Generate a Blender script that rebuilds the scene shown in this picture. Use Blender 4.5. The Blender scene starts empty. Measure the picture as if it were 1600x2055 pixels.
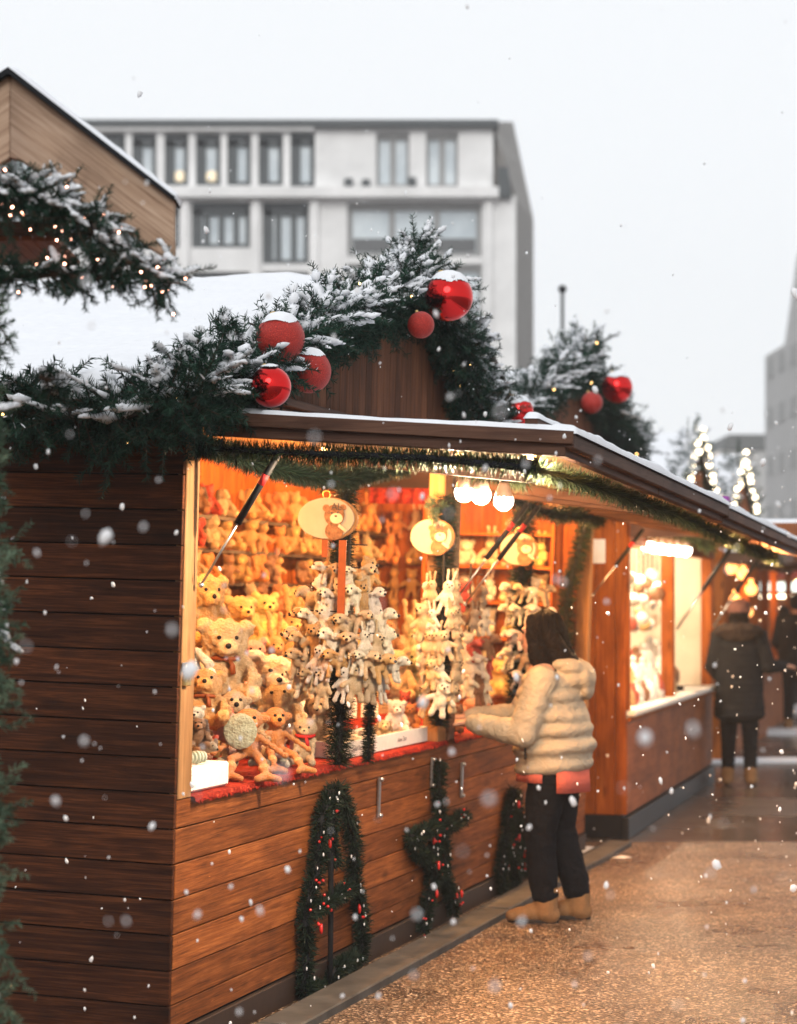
import bpy, bmesh, math, random
import numpy as np
from mathutils import Vector, Matrix, noise
random.seed(7); RNG = np.random.default_rng(11)
R = math.radians
scene = bpy.context.scene
C = scene.collection

# ------------------------------------------------------------------ camera, world, sun, exposure
FPX, CX, HY, CAMZ = 4340.0, 800.0, 1212.0, 1.66      # focal length and horizon in pixels of the 1600 px wide photograph
cam_d = bpy.data.cameras.new('camera'); cam = bpy.data.objects.new('camera', cam_d); C.objects.link(cam)
cam.location = (0, 0, CAMZ); cam.rotation_euler = (R(90), 0, 0)
cam_d.sensor_fit = 'HORIZONTAL'; cam_d.sensor_width = 36; cam_d.lens = FPX/1600*36
cam_d.shift_y = (HY-1027.5)/1600
cam_d.clip_start = 0.1; cam_d.clip_end = 2000
cam_d.dof.use_dof = True; cam_d.dof.focus_distance = 8.3; cam_d.dof.aperture_fstop = 3.3
scene.camera = cam

SUN_EL, SUN_ROT = R(28), R(170)
w = bpy.data.worlds.new("World"); scene.world = w; w.use_nodes = True
nt = w.node_tree; nt.nodes.clear()
out = nt.nodes.new('ShaderNodeOutputWorld'); bg = nt.nodes.new('ShaderNodeBackground')
sky = nt.nodes.new('ShaderNodeTexSky'); sky.sky_type = 'NISHITA'; sky.sun_disc = False
sky.sun_elevation = SUN_EL; sky.sun_rotation = SUN_ROT; sky.air_density = 1.0; sky.dust_density = 4.0; sky.ozone_density = 1.0
mixs = nt.nodes.new('ShaderNodeMix'); mixs.data_type = 'RGBA'; mixs.inputs['Factor'].default_value = 0.93   # thick even cloud over the clear sky
nt.links.new(sky.outputs[0], mixs.inputs['A']); mixs.inputs['B'].default_value = (10.3, 10.55, 10.8, 1)
nt.links.new(mixs.outputs['Result'], bg.inputs['Color']); bg.inputs['Strength'].default_value = 0.1
nt.links.new(bg.outputs[0], out.inputs[0])
sd = bpy.data.lights.new('sun', 'SUN'); sd.energy = 1.4; sd.angle = R(30); sd.color = (1, 0.97, 0.93)
sun = bpy.data.objects.new('sun', sd); C.objects.link(sun); sun.rotation_euler = (R(62), 0, R(-10))
vs = scene.view_settings; vs.view_transform = 'Standard'; vs.look = 'None'; vs.exposure = 0.0; vs.gamma = 1.0; vs.use_curve_mapping = False
scene.cycles.use_denoising = True
scene.cycles.max_bounces = 6; scene.cycles.diffuse_bounces = 3; scene.cycles.glossy_bounces = 3; scene.cycles.transparent_max_bounces = 6
scene.cycles.caustics_reflective = False; scene.cycles.caustics_refractive = False
scene.cycles.sample_clamp_indirect = 4.0

# ------------------------------------------------------------------ frames: street direction, stalls
def frame(px, py, vx, tilt=0.0):
    """local frame of a stall: origin on the ground under photo pixel (px,py); x out of the front, y along the row, z up"""
    d = CAMZ*FPX/(py-HY); a = math.atan((vx-CX)/FPX)
    return Matrix.Translation(((px-CX)/FPX*d, d, 0)) @ Matrix.Rotation(-a, 4, 'Z') @ Matrix.Rotation(tilt, 4, 'Y')
M1 = frame(340, 2138, 2126, 0.030)
M2 = frame(1258, 1684, 1960)
M3 = frame(1452, 1531, 1960)
M4 = frame(1522, 1478, 1960)
CAM = Vector((0, 0, CAMZ))
def ray(px, py): return Vector(((px-CX)/FPX, 1, (HY-py)/FPX))
def on(M, axis, c, px, py):
    Mi = M.inverted(); o = Mi @ CAM; d = Mi.to_3x3() @ ray(px, py); t = (c-o[axis])/d[axis]
    return o+d*t
def at(px, py, D): return CAM+ray(px, py)*D

# ------------------------------------------------------------------ mesh helpers
ICO = {}
def ico_arrays(n):
    if n not in ICO:
        bm = bmesh.new(); bmesh.ops.create_icosphere(bm, subdivisions=n, radius=1)
        ICO[n] = (np.array([v.co[:] for v in bm.verts]), np.array([[v.index for v in f.verts] for f in bm.faces])); bm.free()
    return ICO[n]
def np_mesh(name, V, F, smooth=False, mat=None):
    V = np.asarray(V, dtype=np.float32); F = np.asarray(F, dtype=np.int32)
    me = bpy.data.meshes.new(name); k = F.shape[1]
    me.vertices.add(len(V)); me.vertices.foreach_set('co', V.ravel())
    me.loops.add(F.size); me.loops.foreach_set('vertex_index', F.ravel())
    me.polygons.add(len(F)); me.polygons.foreach_set('loop_start', np.arange(0, F.size, k, dtype=np.int32))
    me.polygons.foreach_set('loop_total', np.full(len(F), k, dtype=np.int32))
    me.update(calc_edges=True)
    if smooth: me.polygons.foreach_set('use_smooth', np.ones(len(F), dtype=bool))
    if mat: me.materials.append(mat)
    return me
def link(name, me, parent=None, M=None):
    o = bpy.data.objects.new(name, me); C.objects.link(o)
    if parent is not None: o.parent = parent
    if M is not None: o.matrix_local = M
    return o
def tag(o, label=None, cat=None, group=None, kind=None):
    if label: o['label'] = label
    if cat: o['category'] = cat
    if group: o['group'] = group
    if kind: o['kind'] = kind
    return o
def empty(name, M, label=None, cat=None, group=None):
    o = bpy.data.objects.new(name, None); C.objects.link(o); o.empty_display_size = .1
    o.matrix_local = M
    return tag(o, label, cat, group)
class MB:
    def __init__(s): s.v = []; s.f = []; s.r = []; s.sm = []
    def add(s, vs, fs, r=None, smooth=False):
        b = len(s.v); r = random.random() if r is None else r
        s.v += [tuple(v) for v in vs]
        for f in fs: s.f.append([b+i for i in f]); s.r.append(r); s.sm.append(smooth)
    def hexa(s, p, r=None): s.add(p, [(0,3,2,1),(4,5,6,7),(0,1,5,4),(1,2,6,5),(2,3,7,6),(3,0,4,7)], r)
    def box(s, x0, x1, y0, y1, z0, z1, r=None):
        s.hexa([(x0,y0,z0),(x1,y0,z0),(x1,y1,z0),(x0,y1,z0),(x0,y0,z1),(x1,y0,z1),(x1,y1,z1),(x0,y1,z1)], r)
    def bar(s, a, b, w, h, up=(0,0,1), r=None):
        a = Vector(a); b = Vector(b); d = (b-a).normalized(); u = Vector(up)
        sd = d.cross(u)
        if sd.length < 1e-4: sd = d.cross(Vector((1,0,0)))
        sd.normalize(); u = sd.cross(d); p = []
        for q in (a, b):
            for i, j in ((-1,-1),(1,-1),(1,1),(-1,1)): p.append(q+sd*(i*w/2)+u*(j*h/2))
        s.hexa([p[0],p[1],p[2],p[3],p[4],p[5],p[6],p[7]], r)
    def tube(s, pts, rad, seg=8, r=None, cap=True, squash=1.0):
        pts = [Vector(p) for p in pts]; n = len(pts)
        if not hasattr(rad, '__len__'): rad = [rad]*n
        vs = []; prev = None
        for i, p in enumerate(pts):
            t = (pts[min(i+1, n-1)]-pts[max(i-1, 0)]).normalized()
            if prev is None:
                u = t.cross(Vector((0,0,1)));
                if u.length < .05: u = t.cross(Vector((1,0,0)))
            else: u = prev-t*prev.dot(t)
            u.normalize(); prev = u; v = t.cross(u)
            for k in range(seg):
                a = 2*math.pi*k/seg; vs.append(p+(u*math.cos(a)+v*math.sin(a)*squash)*rad[i])
        fs = [(i*seg+k, i*seg+(k+1)%seg, (i+1)*seg+(k+1)%seg, (i+1)*seg+k) for i in range(n-1) for k in range(seg)]
        if cap: fs.append(tuple(range(seg))[::-1]); fs.append(tuple((n-1)*seg+k for k in range(seg)))
        s.add(vs, fs, r, True)
    def ico(s, c, rad, n=2, r=None, rot=None, rough=0.0):
        V, F = ico_arrays(n)
        if not hasattr(rad, '__len__'): rad = (rad,)*3
        V = V*np.array(rad)
        if rough: V = V*(1+rough*(RNG.random((len(V), 1))-.5))
        if rot is not None: V = V @ np.array(rot.to_3x3()).T
        V = V+np.array(c); s.add(V.tolist(), F.tolist(), r, True)
    def prism(s, poly, y0, y1, r=None, axis=1):
        n = len(poly)
        def P(a, b, c): return {1: (a, c, b), 0: (c, a, b), 2: (a, b, c)}[axis]
        vs = [P(a, b, y0) for a, b in poly]+[P(a, b, y1) for a, b in poly]
        fs = [tuple(range(n)), tuple(range(n, 2*n))[::-1]]+[(i, i+n, (i+1)%n+n, (i+1)%n) for i in range(n)]
        s.add(vs, fs, r)
    def build(s, name, mat, parent=None, M=None, bevel=0):
        me = bpy.data.meshes.new(name); me.from_pydata(s.v, [], s.f)
        me.polygons.foreach_set('use_smooth', s.sm)
        a = me.attributes.new('rnd', 'FLOAT', 'FACE'); a.data.foreach_set('value', s.r)
        bm = bmesh.new(); bm.from_mesh(me); bmesh.ops.recalc_face_normals(bm, faces=bm.faces); bm.to_mesh(me); bm.free()
        if mat: me.materials.append(mat)
        o = link(name, me, parent, M)
        if bevel:
            b = o.modifiers.new('bevel', 'BEVEL'); b.width = bevel; b.segments = 1; b.limit_method = 'ANGLE'
        return o

# ------------------------------------------------------------------ materials
def new_mat(name, rough=.7, spec=.3):
    m = bpy.data.materials.new(name); m.use_nodes = True
    b = m.node_tree.nodes['Principled BSDF']; b.inputs['Roughness'].default_value = rough
    b.inputs['Specular IOR Level'].default_value = spec
    return m, m.node_tree, b
def N(nt, typ, **kw):
    n = nt.nodes.new('ShaderNode'+typ)
    for k, v in kw.items():
        if k in n.inputs.keys() if isinstance(k, str) else False: n.inputs[k].default_value = v
        else: setattr(n, k, v)
    return n
def ramp(nt, src, stops):
    r = nt.nodes.new('ShaderNodeValToRGB'); e = r.color_ramp.elements
    while len(e) < len(stops): e.new(.5)
    for i, (p, c) in enumerate(stops): e[i].position = p; e[i].color = (*c, 1) if len(c) == 3 else c
    nt.links.new(src, r.inputs[0]); return r.outputs[0]
def math_n(nt, op, a, b=None):
    n = nt.nodes.new('ShaderNodeMath'); n.operation = op
    for i, x in enumerate((a, b)):
        if x is None: continue
        if isinstance(x, (int, float)): n.inputs[i].default_value = x
        else: nt.links.new(x, n.inputs[i])
    return n.outputs[0]
def mix(nt, fac, a, b, mode='MIX'):
    n = nt.nodes.new('ShaderNodeMix'); n.data_type = 'RGBA'; n.blend_type = mode
    for key, x in (('Factor', fac), ('A', a), ('B', b)):
        if isinstance(x, (int, float)): n.inputs[key].default_value = x
        elif isinstance(x, tuple): n.inputs[key].default_value = (*x, 1)
        else: nt.links.new(x, n.inputs[key])
    return n.outputs['Result']
def noise_n(nt, vec, scale, detail=4, rough=.55, dist=0):
    n = nt.nodes.new('ShaderNodeTexNoise'); n.inputs['Scale'].default_value = scale; n.inputs['Detail'].default_value = detail
    n.inputs['Roughness'].default_value = rough; n.inputs['Distortion'].default_value = dist
    if vec is not None: nt.links.new(vec, n.inputs['Vector'])
    return n.outputs['Fac']
def bump(nt, b, h, strength=.3, dist=.01):
    n = nt.nodes.new('ShaderNodeBump'); n.inputs['Strength'].default_value = strength; n.inputs['Distance'].default_value = dist
    nt.links.new(h, n.inputs['Height']); nt.links.new(n.outputs[0], b.inputs['Normal'])
def plain(name, col, rough=.6, spec=.3, metal=0, var=.12, nscale=30, bmp=0.0):
    m, t, b = new_mat(name, rough, spec); b.inputs['Metallic'].default_value = metal
    tc = t.nodes.new('ShaderNodeTexCoord'); f = noise_n(t, tc.outputs['Object'], nscale, 5)
    lo = tuple(c*(1-var*1.5) for c in col); hi = tuple(min(1, c*(1+var)) for c in col)
    t.links.new(ramp(t, f, [(.3, lo), (.7, hi)]), b.inputs['Base Color'])
    if bmp: bump(t, b, f, bmp)
    return m
def emis(name, col, strength):
    m, t, b = new_mat(name, .5); b.inputs['Base Color'].default_value = (*col, 1)
    b.inputs['Emission Color'].default_value = (*col, 1); b.inputs['Emission Strength'].default_value = strength
    return m
def wood(name, dark, mid, light, grain='x', knots=1.0, rough=.75, wear=0.0, spec=.12, var=.5):
    """stained boards: grain stretched along one local axis, each board (face attribute rnd) shifted and tinted on its own"""
    m, t, b = new_mat(name, rough, spec)
    tc = t.nodes.new('ShaderNodeTexCoord'); at_ = t.nodes.new('ShaderNodeAttribute'); at_.attribute_name = 'rnd'
    off = t.nodes.new('ShaderNodeVectorMath'); off.operation = 'SCALE'; off.inputs[0].default_value = (37, 23, 51)
    t.links.new(at_.outputs['Fac'], off.inputs['Scale'])
    add = t.nodes.new('ShaderNodeVectorMath'); t.links.new(tc.outputs['Object'], add.inputs[0]); t.links.new(off.outputs[0], add.inputs[1])
    def sc(k, o):
        s = {'x': (k, o, o), 'y': (o, k, o), 'z': (o, o, k)}[grain]
        mp = t.nodes.new('ShaderNodeMapping'); mp.inputs['Scale'].default_value = s
        t.links.new(add.outputs[0], mp.inputs['Vector']); return mp.outputs[0]
    g1 = noise_n(t, sc(1.3, 30), 1.0, 5, .65, 1.6)
    g2 = noise_n(t, sc(5, 190), 1.0, 4, .75, .3)
    g3 = noise_n(t, sc(2.5, 5), 1.0, 3, .5, .3)
    fac = math_n(t, 'ADD', math_n(t, 'MULTIPLY', g1, .55), math_n(t, 'MULTIPLY', g2, .45))
    col = ramp(t, fac, [(.34, dark), (.5, mid), (.66, light)])
    blot = ramp(t, g3, [(.35, (.74, .72, .72)), (.6, (1.12, 1.1, 1.06))])
    col = mix(t, 1.0, col, blot, 'MULTIPLY')
    bv = ramp(t, at_.outputs['Fac'], [(0, (1-var*.5,)*3), (1, (1+var*.5,)*3)])
    col = mix(t, 1.0, col, bv, 'MULTIPLY')
    if knots:
        vo = t.nodes.new('ShaderNodeTexVoronoi'); vo.inputs['Scale'].default_value = 1.0; vo.inputs['Randomness'].default_value = 1
        t.links.new(sc(3.2, 8.5), vo.inputs['Vector'])
        kf = ramp(t, vo.outputs['Distance'], [(.07, (1, 1, 1)), (.22, (0, 0, 0))])
        col = mix(t, math_n(t, 'MULTIPLY', kf, .8*knots), col, tuple(c*.25 for c in dark))
    if wear:
        wv = noise_n(t, sc(6, 40), 1.0, 6, .8)
        wf = ramp(t, wv, [(.66, (0, 0, 0)), (.72, (1, 1, 1))])
        col = mix(t, math_n(t, 'MULTIPLY', wf, wear), col, tuple(min(1, c*2.6) for c in light))
    t.links.new(col, b.inputs['Base Color'])
    bump(t, b, fac, .35, .004)
    return m
M_ = {}
M_['wood_side_shaded'] = wood('stained_boards_across_shaded', (.011,.0033,.0013), (.050,.0142,.0045), (.13,.041,.0125), 'x', knots=.6, wear=.3, rough=.7, var=.8)  # same stain as the front; the side's shade is put into the tone
M_['wood_front_lit'] = wood('stained_boards_along_lit', (.05,.014,.004), (.185,.058,.016), (.33,.115,.034), 'y', knots=.65, wear=.6, rough=.65, var=.6)  # same stain as the side, with the bulbs' glow put into the colour
M_['wood_vert'] = wood('gable_boards', (.055,.02,.01), (.12,.048,.024), (.19,.085,.043), 'z', knots=.3)
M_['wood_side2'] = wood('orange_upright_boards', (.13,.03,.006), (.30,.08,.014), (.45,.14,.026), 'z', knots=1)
M_['wood_pale'] = wood('pale_timber', (.17,.085,.035), (.25,.135,.06), (.33,.19,.095), 'z', knots=.5, rough=.75, var=.2)
M_['wood_pale_y'] = wood('pale_timber_along', (.34,.18,.08), (.46,.27,.13), (.56,.36,.19), 'x', knots=.4, var=.3)
M_['wood_beam'] = wood('brown_beam', (.05,.024,.016), (.095,.048,.032), (.15,.08,.055), 'y', knots=.2, rough=.6, var=.3)
M_['wood_beam_x'] = wood('brown_beam_across', (.05,.024,.016), (.095,.048,.032), (.15,.08,.055), 'x', knots=.2, rough=.6, var=.3)
M_['wood_grey'] = wood('weathered_plank', (.16,.095,.065), (.34,.235,.17), (.5,.38,.30), 'x', knots=.7, rough=.8, wear=.2, var=.1)
M_['wood_dark'] = plain('dark_timber', (.035,.02,.014), .6)
M_['backing'] = plain('dark_gap', (.006,.004,.003), .9)
M_['panel'] = wood('brown_panel', (.15,.05,.022), (.27,.09,.036), (.34,.125,.052), 'y', knots=0, rough=.6, var=.15)
M_['snow'] = plain('snow', (.73,.75,.79), .9, .1, var=.03, nscale=25, bmp=.35)
M_['metal'] = plain('galvanised_steel', (.5,.5,.5), .35, .5, 1)
M_['black'] = plain('black_plastic', (.010,.010,.012), .55, .2)
M_['red_label'] = plain('red_label', (.45,.02,.02), .6)
M_['brass'] = plain('brass', (.7,.5,.2), .35, .5, 1)
M_['white_box'] = plain('white_card', (.78,.76,.72), .7, var=.04)
M_['paper'] = plain('price_card', (.72,.7,.64), .8, var=.06)
M_['ink'] = plain('ink', (.05,.045,.05), .8)
M_['leather'] = plain('leather_strap', (.25,.06,.015), .5)
M_['dark_fab'] = plain('dark_cloth', (.016,.017,.02), .9, .1, bmp=.2)
M_['rail'] = plain('dark_plinth', (.012,.013,.016), .5)

def red_cloth():
    m, t, b = new_mat('red_fringed_cloth', .9, .1)
    tc = t.nodes.new('ShaderNodeTexCoord'); f = noise_n(t, tc.outputs['Object'], 45, 6, .7); g = noise_n(t, tc.outputs['Object'], 9, 3)
    c = ramp(t, f, [(.35, (.09,.008,.006)), (.55, (.27,.02,.012)), (.7, (.45,.08,.04))]); c = mix(t, 1, c, ramp(t, g, [(.3, (.7,.7,.7)), (.7, (1.1,1.1,1.1))]), 'MULTIPLY')
    t.links.new(c, b.inputs['Base Color']); bump(t, b, f, .8, .01); return m
M_['cloth'] = red_cloth()
def needle_mat(name, dark, light):
    m, t, b = new_mat(name, .6, .15); a = t.nodes.new('ShaderNodeAttribute'); a.attribute_name = 'rnd'
    t.links.new(ramp(t, a.outputs['Fac'], [(0, dark), (.7, tuple((x+y)/2 for x, y in zip(dark, light))), (1, light)]), b.inputs['Base Color'])
    return m
M_['fir'] = needle_mat('fir_needles', (.004,.017,.011), (.028,.075,.048))
M_['fir_light'] = needle_mat('fir_needles_fresh', (.02,.05,.03), (.14,.2,.13))
M_['tinsel'] = needle_mat('tinsel_needles', (.006,.014,.007), (.06,.08,.03))
M_['tinsel_dark'] = needle_mat('dark_tinsel_needles', (.003,.009,.006), (.016,.032,.020))
M_['twig'] = plain('twig', (.05,.03,.018), .8)
def plush_mat():
    m, t, b = new_mat('plush', 1.0, .1)
    oi = t.nodes.new('ShaderNodeObjectInfo'); a = t.nodes.new('ShaderNodeAttribute'); a.attribute_name = 'tint'
    tc = t.nodes.new('ShaderNodeTexCoord'); f = noise_n(t, tc.outputs['Object'], 38, 5, .7); g = noise_n(t, tc.outputs['Object'], 6, 3)
    c = mix(t, 1, oi.outputs['Color'], a.outputs['Color'], 'MULTIPLY')
    c = mix(t, 1, c, ramp(t, f, [(.3, (.68,.61,.52)), (.58, (1,1,1))]), 'MULTIPLY')
    c = mix(t, 1, c, ramp(t, g, [(.3, (.85,.82,.78)), (.6, (1,1,1))]), 'MULTIPLY')
    t.links.new(c, b.inputs['Base Color']); b.inputs['Sheen Weight'].default_value = .25; b.inputs['Sheen Roughness'].default_value = .5
    bump(t, b, f, .9, .03); return m
M_['plush'] = plush_mat()
M_['bulb'] = emis('lit_bulb', (1, .93, .82), 14)
M_['bulb_warm'] = emis('lit_warm_bulb', (1, .62, .25), 22)
M_['fairy'] = emis('fairy_light', (1, .45, .3), 20)
M_['fairy_gold'] = emis('fairy_light_gold', (1, .6, .2), 9)
M_['socket'] = plain('bulb_socket', (.55,.42,.34), .4)
def bauble_mat(name, glossy):
    m, t, b = new_mat(name, .04 if glossy else .42, .5)
    tc = t.nodes.new('ShaderNodeTexCoord')
    if glossy:
        b.inputs['Base Color'].default_value = (.62,.022,.022,1); b.inputs['Metallic'].default_value = 1; b.inputs['Roughness'].default_value = .06
    else:
        f = noise_n(t, tc.outputs['Object'], 260, 2, .8); g = noise_n(t, tc.outputs['Object'], 12, 3)
        c = ramp(t, f, [(.35, (.2,.007,.004)), (.62, (.5,.022,.011)), (.8, (.85,.2,.12))]); t.links.new(c, b.inputs['Base Color'])
        b.inputs['Metallic'].default_value = .35; bump(t, b, f, .9, .004)
    return m
M_['bauble_g'] = bauble_mat('glossy_red_bauble', True); M_['bauble_m'] = bauble_mat('glitter_red_bauble', False)
M_['berry'] = plain('red_berry', (.55,.02,.015), .2, .6)
# ------------------------------------------------------------------ the ground
def ground():
    m, t, b = new_mat('exposed_aggregate', .42, .45)
    tc = t.nodes.new('ShaderNodeTexCoord'); v = t.nodes.new('ShaderNodeTexVoronoi'); v.inputs['Scale'].default_value = 88
    t.links.new(tc.outputs['Object'], v.inputs['Vector'])
    stones = ramp(t, v.outputs['Color'], [(.12, (.008,.005,.003)), (.42, (.07,.04,.024)), (.68, (.19,.118,.074)), (.9, (.72,.55,.4))])
    n2 = noise_n(t, tc.outputs['Object'], 170, 3, .7); n3 = noise_n(t, tc.outputs['Object'], .9, 4, .6); n4 = noise_n(t, tc.outputs['Object'], 14, 4, .6)
    c = mix(t, 1, stones, ramp(t, n2, [(.35, (.5,.45,.42)), (.6, (1.1,1.1,1.1))]), 'MULTIPLY')
    c = mix(t, 1, c, ramp(t, n3, [(.3, (.84,.82,.8)), (.65, (1.08,1.06,1.04))]), 'MULTIPLY')
    c = mix(t, 1, c, ramp(t, n4, [(.3, (.8,.78,.76)), (.65, (1.08,1.08,1.08))]), 'MULTIPLY')
    t.links.new(c, b.inputs['Base Color'])
    t.links.new(ramp(t, n3, [(.32, (.2,)*3), (.68, (.5,)*3)]), b.inputs['Roughness'])
    bump(t, b, v.outputs['Distance'], .8, .012)
    mb = MB(); mb.add([(-400,-60,0),(400,-60,0),(400,600,0),(-400,600,0)], [(0,1,2,3)])
    m2, t2, b2 = new_mat('wet_asphalt', .2, .5)
    tc2 = t2.nodes.new('ShaderNodeTexCoord'); a = noise_n(t2, tc2.outputs['Object'], 60, 4); bb = noise_n(t2, tc2.outputs['Object'], .5, 4, .6)
    t2.links.new(ramp(t2, a, [(.3, (.045,.036,.032)), (.7, (.12,.095,.082))]), b2.inputs['Base Color'])
    t2.links.new(ramp(t2, bb, [(.35, (.1,)*3), (.65, (.42,)*3)]), b2.inputs['Roughness']); bump(t2, b2, a, .2, .004)
    tag(mb.build('ground', m2), kind='structure')
    mb = MB()
    ys = 15.05
    mb.add([(-30,-20,.004),(30,-20,.004),(30,ys,.004),(-30,ys,.004)], [(0,1,2,3)])
    tag(mb.build('paving', m), kind='structure')
    # thin slush bands and the frozen kerb far down the lane
    mb = MB()
    for (px, py, wx, wy, r0) in ((1195,1712,.3,.22,.3),(1250,1722,.10,.05,.2),(1165,1704,.25,.12,.3)):
        p = at(px, py, 1); d = CAMZ*FPX/(py-HY); c = Vector(((px-CX)/FPX*d, d, .006)); n = 22; vs = [(c.x, c.y, .016)]
        for k in range(n):
            a = 2*math.pi*k/n; q = 1+.5*noise.noise(Vector((px+math.cos(a)*1.7, math.sin(a)*1.7, 3)))
            vs.append((c.x+wx*.5*q*math.cos(a), c.y+wy*q*math.sin(a), .005))
        mb.add(vs, [(0, 1+k, 1+(k+1)%n) for k in range(n)], None, True)
    tag(mb.build('snow_patches', M_['snow']), kind='structure')
    mb = MB()
    mb.bar((3.1,22.6,.02),(14,23.2,.02),.55,.03); mb.bar((2.5,27.5,.03),(16,28.5,.03),.7,.06); mb.bar((5.6,33.5,.06),(20,34,.06),1.4,.12)
    tag(mb.build('slush_strips', M_['snow']), kind='structure')
    m3 = plain('kerb_concrete', (.07,.064,.058), .7, var=.35, nscale=6, bmp=.3)
    mb = MB(); y = -1.0
    while y < 7.4:
        l = min(random.uniform(1.6, 2.2), 7.4-y); mb.box(.10, .27, y+.005, y+l-.005, .0, .05+random.uniform(-.004, .004)); y += l
    k = mb.build('kerb', m3, None, M1 @ Matrix.Identity(4), bevel=.006); tag(k, kind='structure')
ground()

# ------------------------------------------------------------------ the toy stall (nearest building)
L1, SILL, TOP = 7.10, .955, 2.29
YR, YE, ZR, ZE = 3.45, 5.65, 3.30, 2.385          # ridge position and height, eave height
def boards(mb, plane, a0, a1, z0, z1, step=.1275, phase=.85, th=.02, c=0.0, joints=True):
    k0 = math.floor((z0-phase)/step)-1
    for k in range(k0, k0+60):
        b = phase+k*step; t = b+step
        if t <= z0+.01 or b >= z1-.01: continue
        b = max(b, z0); t = min(t, z1); cuts = [a0, a1]
        if joints and random.random() < .0: cuts.insert(1, random.uniform(a0, a1))
        for q in (cuts[0]+.035, cuts[0]+1.22, cuts[0]+2.4, cuts[0]+3.55) if plane == 'front' else (cuts[1]-.04, cuts[1]-.65):
            for zz in (b+.03, t-.03):
                if zz > t-.01 or zz < b+.01 or q > a1: continue
                n6 = [(math.cos(2*math.pi*h/6)*.0035, math.sin(2*math.pi*h/6)*.0035) for h in range(6)]
                mb.add([(q+u, c+.0022, zz+v) if plane != 'front' else (c+.0022, q+u, zz+v) for u, v in n6], [tuple(range(6))], 0.0)
        for i in range(len(cuts)-1):
            j = random.uniform(-.0015, .0015)
            if plane == 'side': mb.box(cuts[i], cuts[i+1], c-th+j, c, b+.0025, t-.0025)
            else: mb.box(c-th, c+j, cuts[i], cuts[i+1], b+.0025, t-.0025)
stall = empty('market_stall', M1, 'nearest stall of dark stained boards under a snowy gable roof, selling plush toys', 'market stall')
mb = MB(); boards(mb, 'side', -2.2, -.0005, 0, 2.42); mb.build('side_wall', M_['wood_side_shaded'], stall, bevel=.002)
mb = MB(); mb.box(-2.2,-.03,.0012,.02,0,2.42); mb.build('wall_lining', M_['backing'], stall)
mb = MB(); boards(mb, 'front', .003, L1, .12, SILL, c=.0); mb.build('front_wall', M_['wood_front_lit'], stall, bevel=.002)
mb = MB(); mb.box(-.04,-.0215,.025,L1,0,SILL-.02); mb.build('front_lining', M_['backing'], stall)
mb = MB(); mb.box(-.015,.012,.003,L1,.0,.112); mb.build('base_board', M_['wood_dark'], stall, bevel=.003)
mb = MB(); mb.box(-.07,.004,.003,.125,SILL,TOP+.06); mb.build('corner_post', M_['wood_pale'], stall, bevel=.003)
mb = MB(); mb.box(-.09,.02,3.55,3.66,SILL-.0,TOP+.04); mb.build('middle_post', M_['wood_beam'], stall, bevel=.004)
mb = MB(); mb.box(-.08,.006,3.40,3.545,SILL,TOP+.04); mb.build('inner_post', M_['wood_pale'], stall, bevel=.004)
mb = MB(); mb.box(-.08,.004,L1-.1,L1,SILL,TOP+.04); mb.build('end_post', M_['wood_pale'], stall, bevel=.004)
mb = MB(); mb.box(-.10,-.0005,.003,L1,TOP+.06,TOP+.16); mb.box(-.1,.03,-.02,L1,TOP+.165,TOP+.2); mb.build('front_beam', M_['wood_beam'], stall, bevel=.004)
# counter, floor, back wall, end wall, ceiling
mb = MB(); mb.box(-.95,-.03,.03,L1-.1,SILL-.03,SILL-.004); mb.build('counter', M_['wood_pale_y'], stall)
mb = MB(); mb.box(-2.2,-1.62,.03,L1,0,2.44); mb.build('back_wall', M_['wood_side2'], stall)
mb = MB()
x = -1.6
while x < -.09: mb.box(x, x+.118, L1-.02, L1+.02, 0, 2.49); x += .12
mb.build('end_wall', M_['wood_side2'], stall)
mb = MB()
for i in range(9): mb.box(-1.62,-.11,.03+i*.8,.03+i*.8+.795,TOP+.165,TOP+.185)
mb.build('ceiling', M_['wood_pale_y'], stall)
mb = MB(); mb.box(-2.2,.02,4.9,L1+.15,TOP+.205,TOP+.24); mb.build('flat_roof', M_['wood_dark'], stall)
# gable boards
mb = MB(); y = .35
def zroof(y): return ZE+(ZR-ZE)*(1-(YR-y)/(YR+.35) if y < YR else 1-(y-YR)/(YE-YR))
while y < YE:
    a, b = y+.002, y+.088; z0 = TOP+.2
    za, zb = zroof(a)-.03, zroof(b)-.03
    if min(za, zb) > z0+.01: mb.hexa([(-.03,a,z0),(.0,a,z0),(.0,b,z0),(-.03,b,z0),(-.03,a,za),(.0,a,za),(.0,b,zb),(-.03,b,zb)])
    y += .09
mb.build('gable', M_['wood_vert'], stall, bevel=.002)
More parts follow.
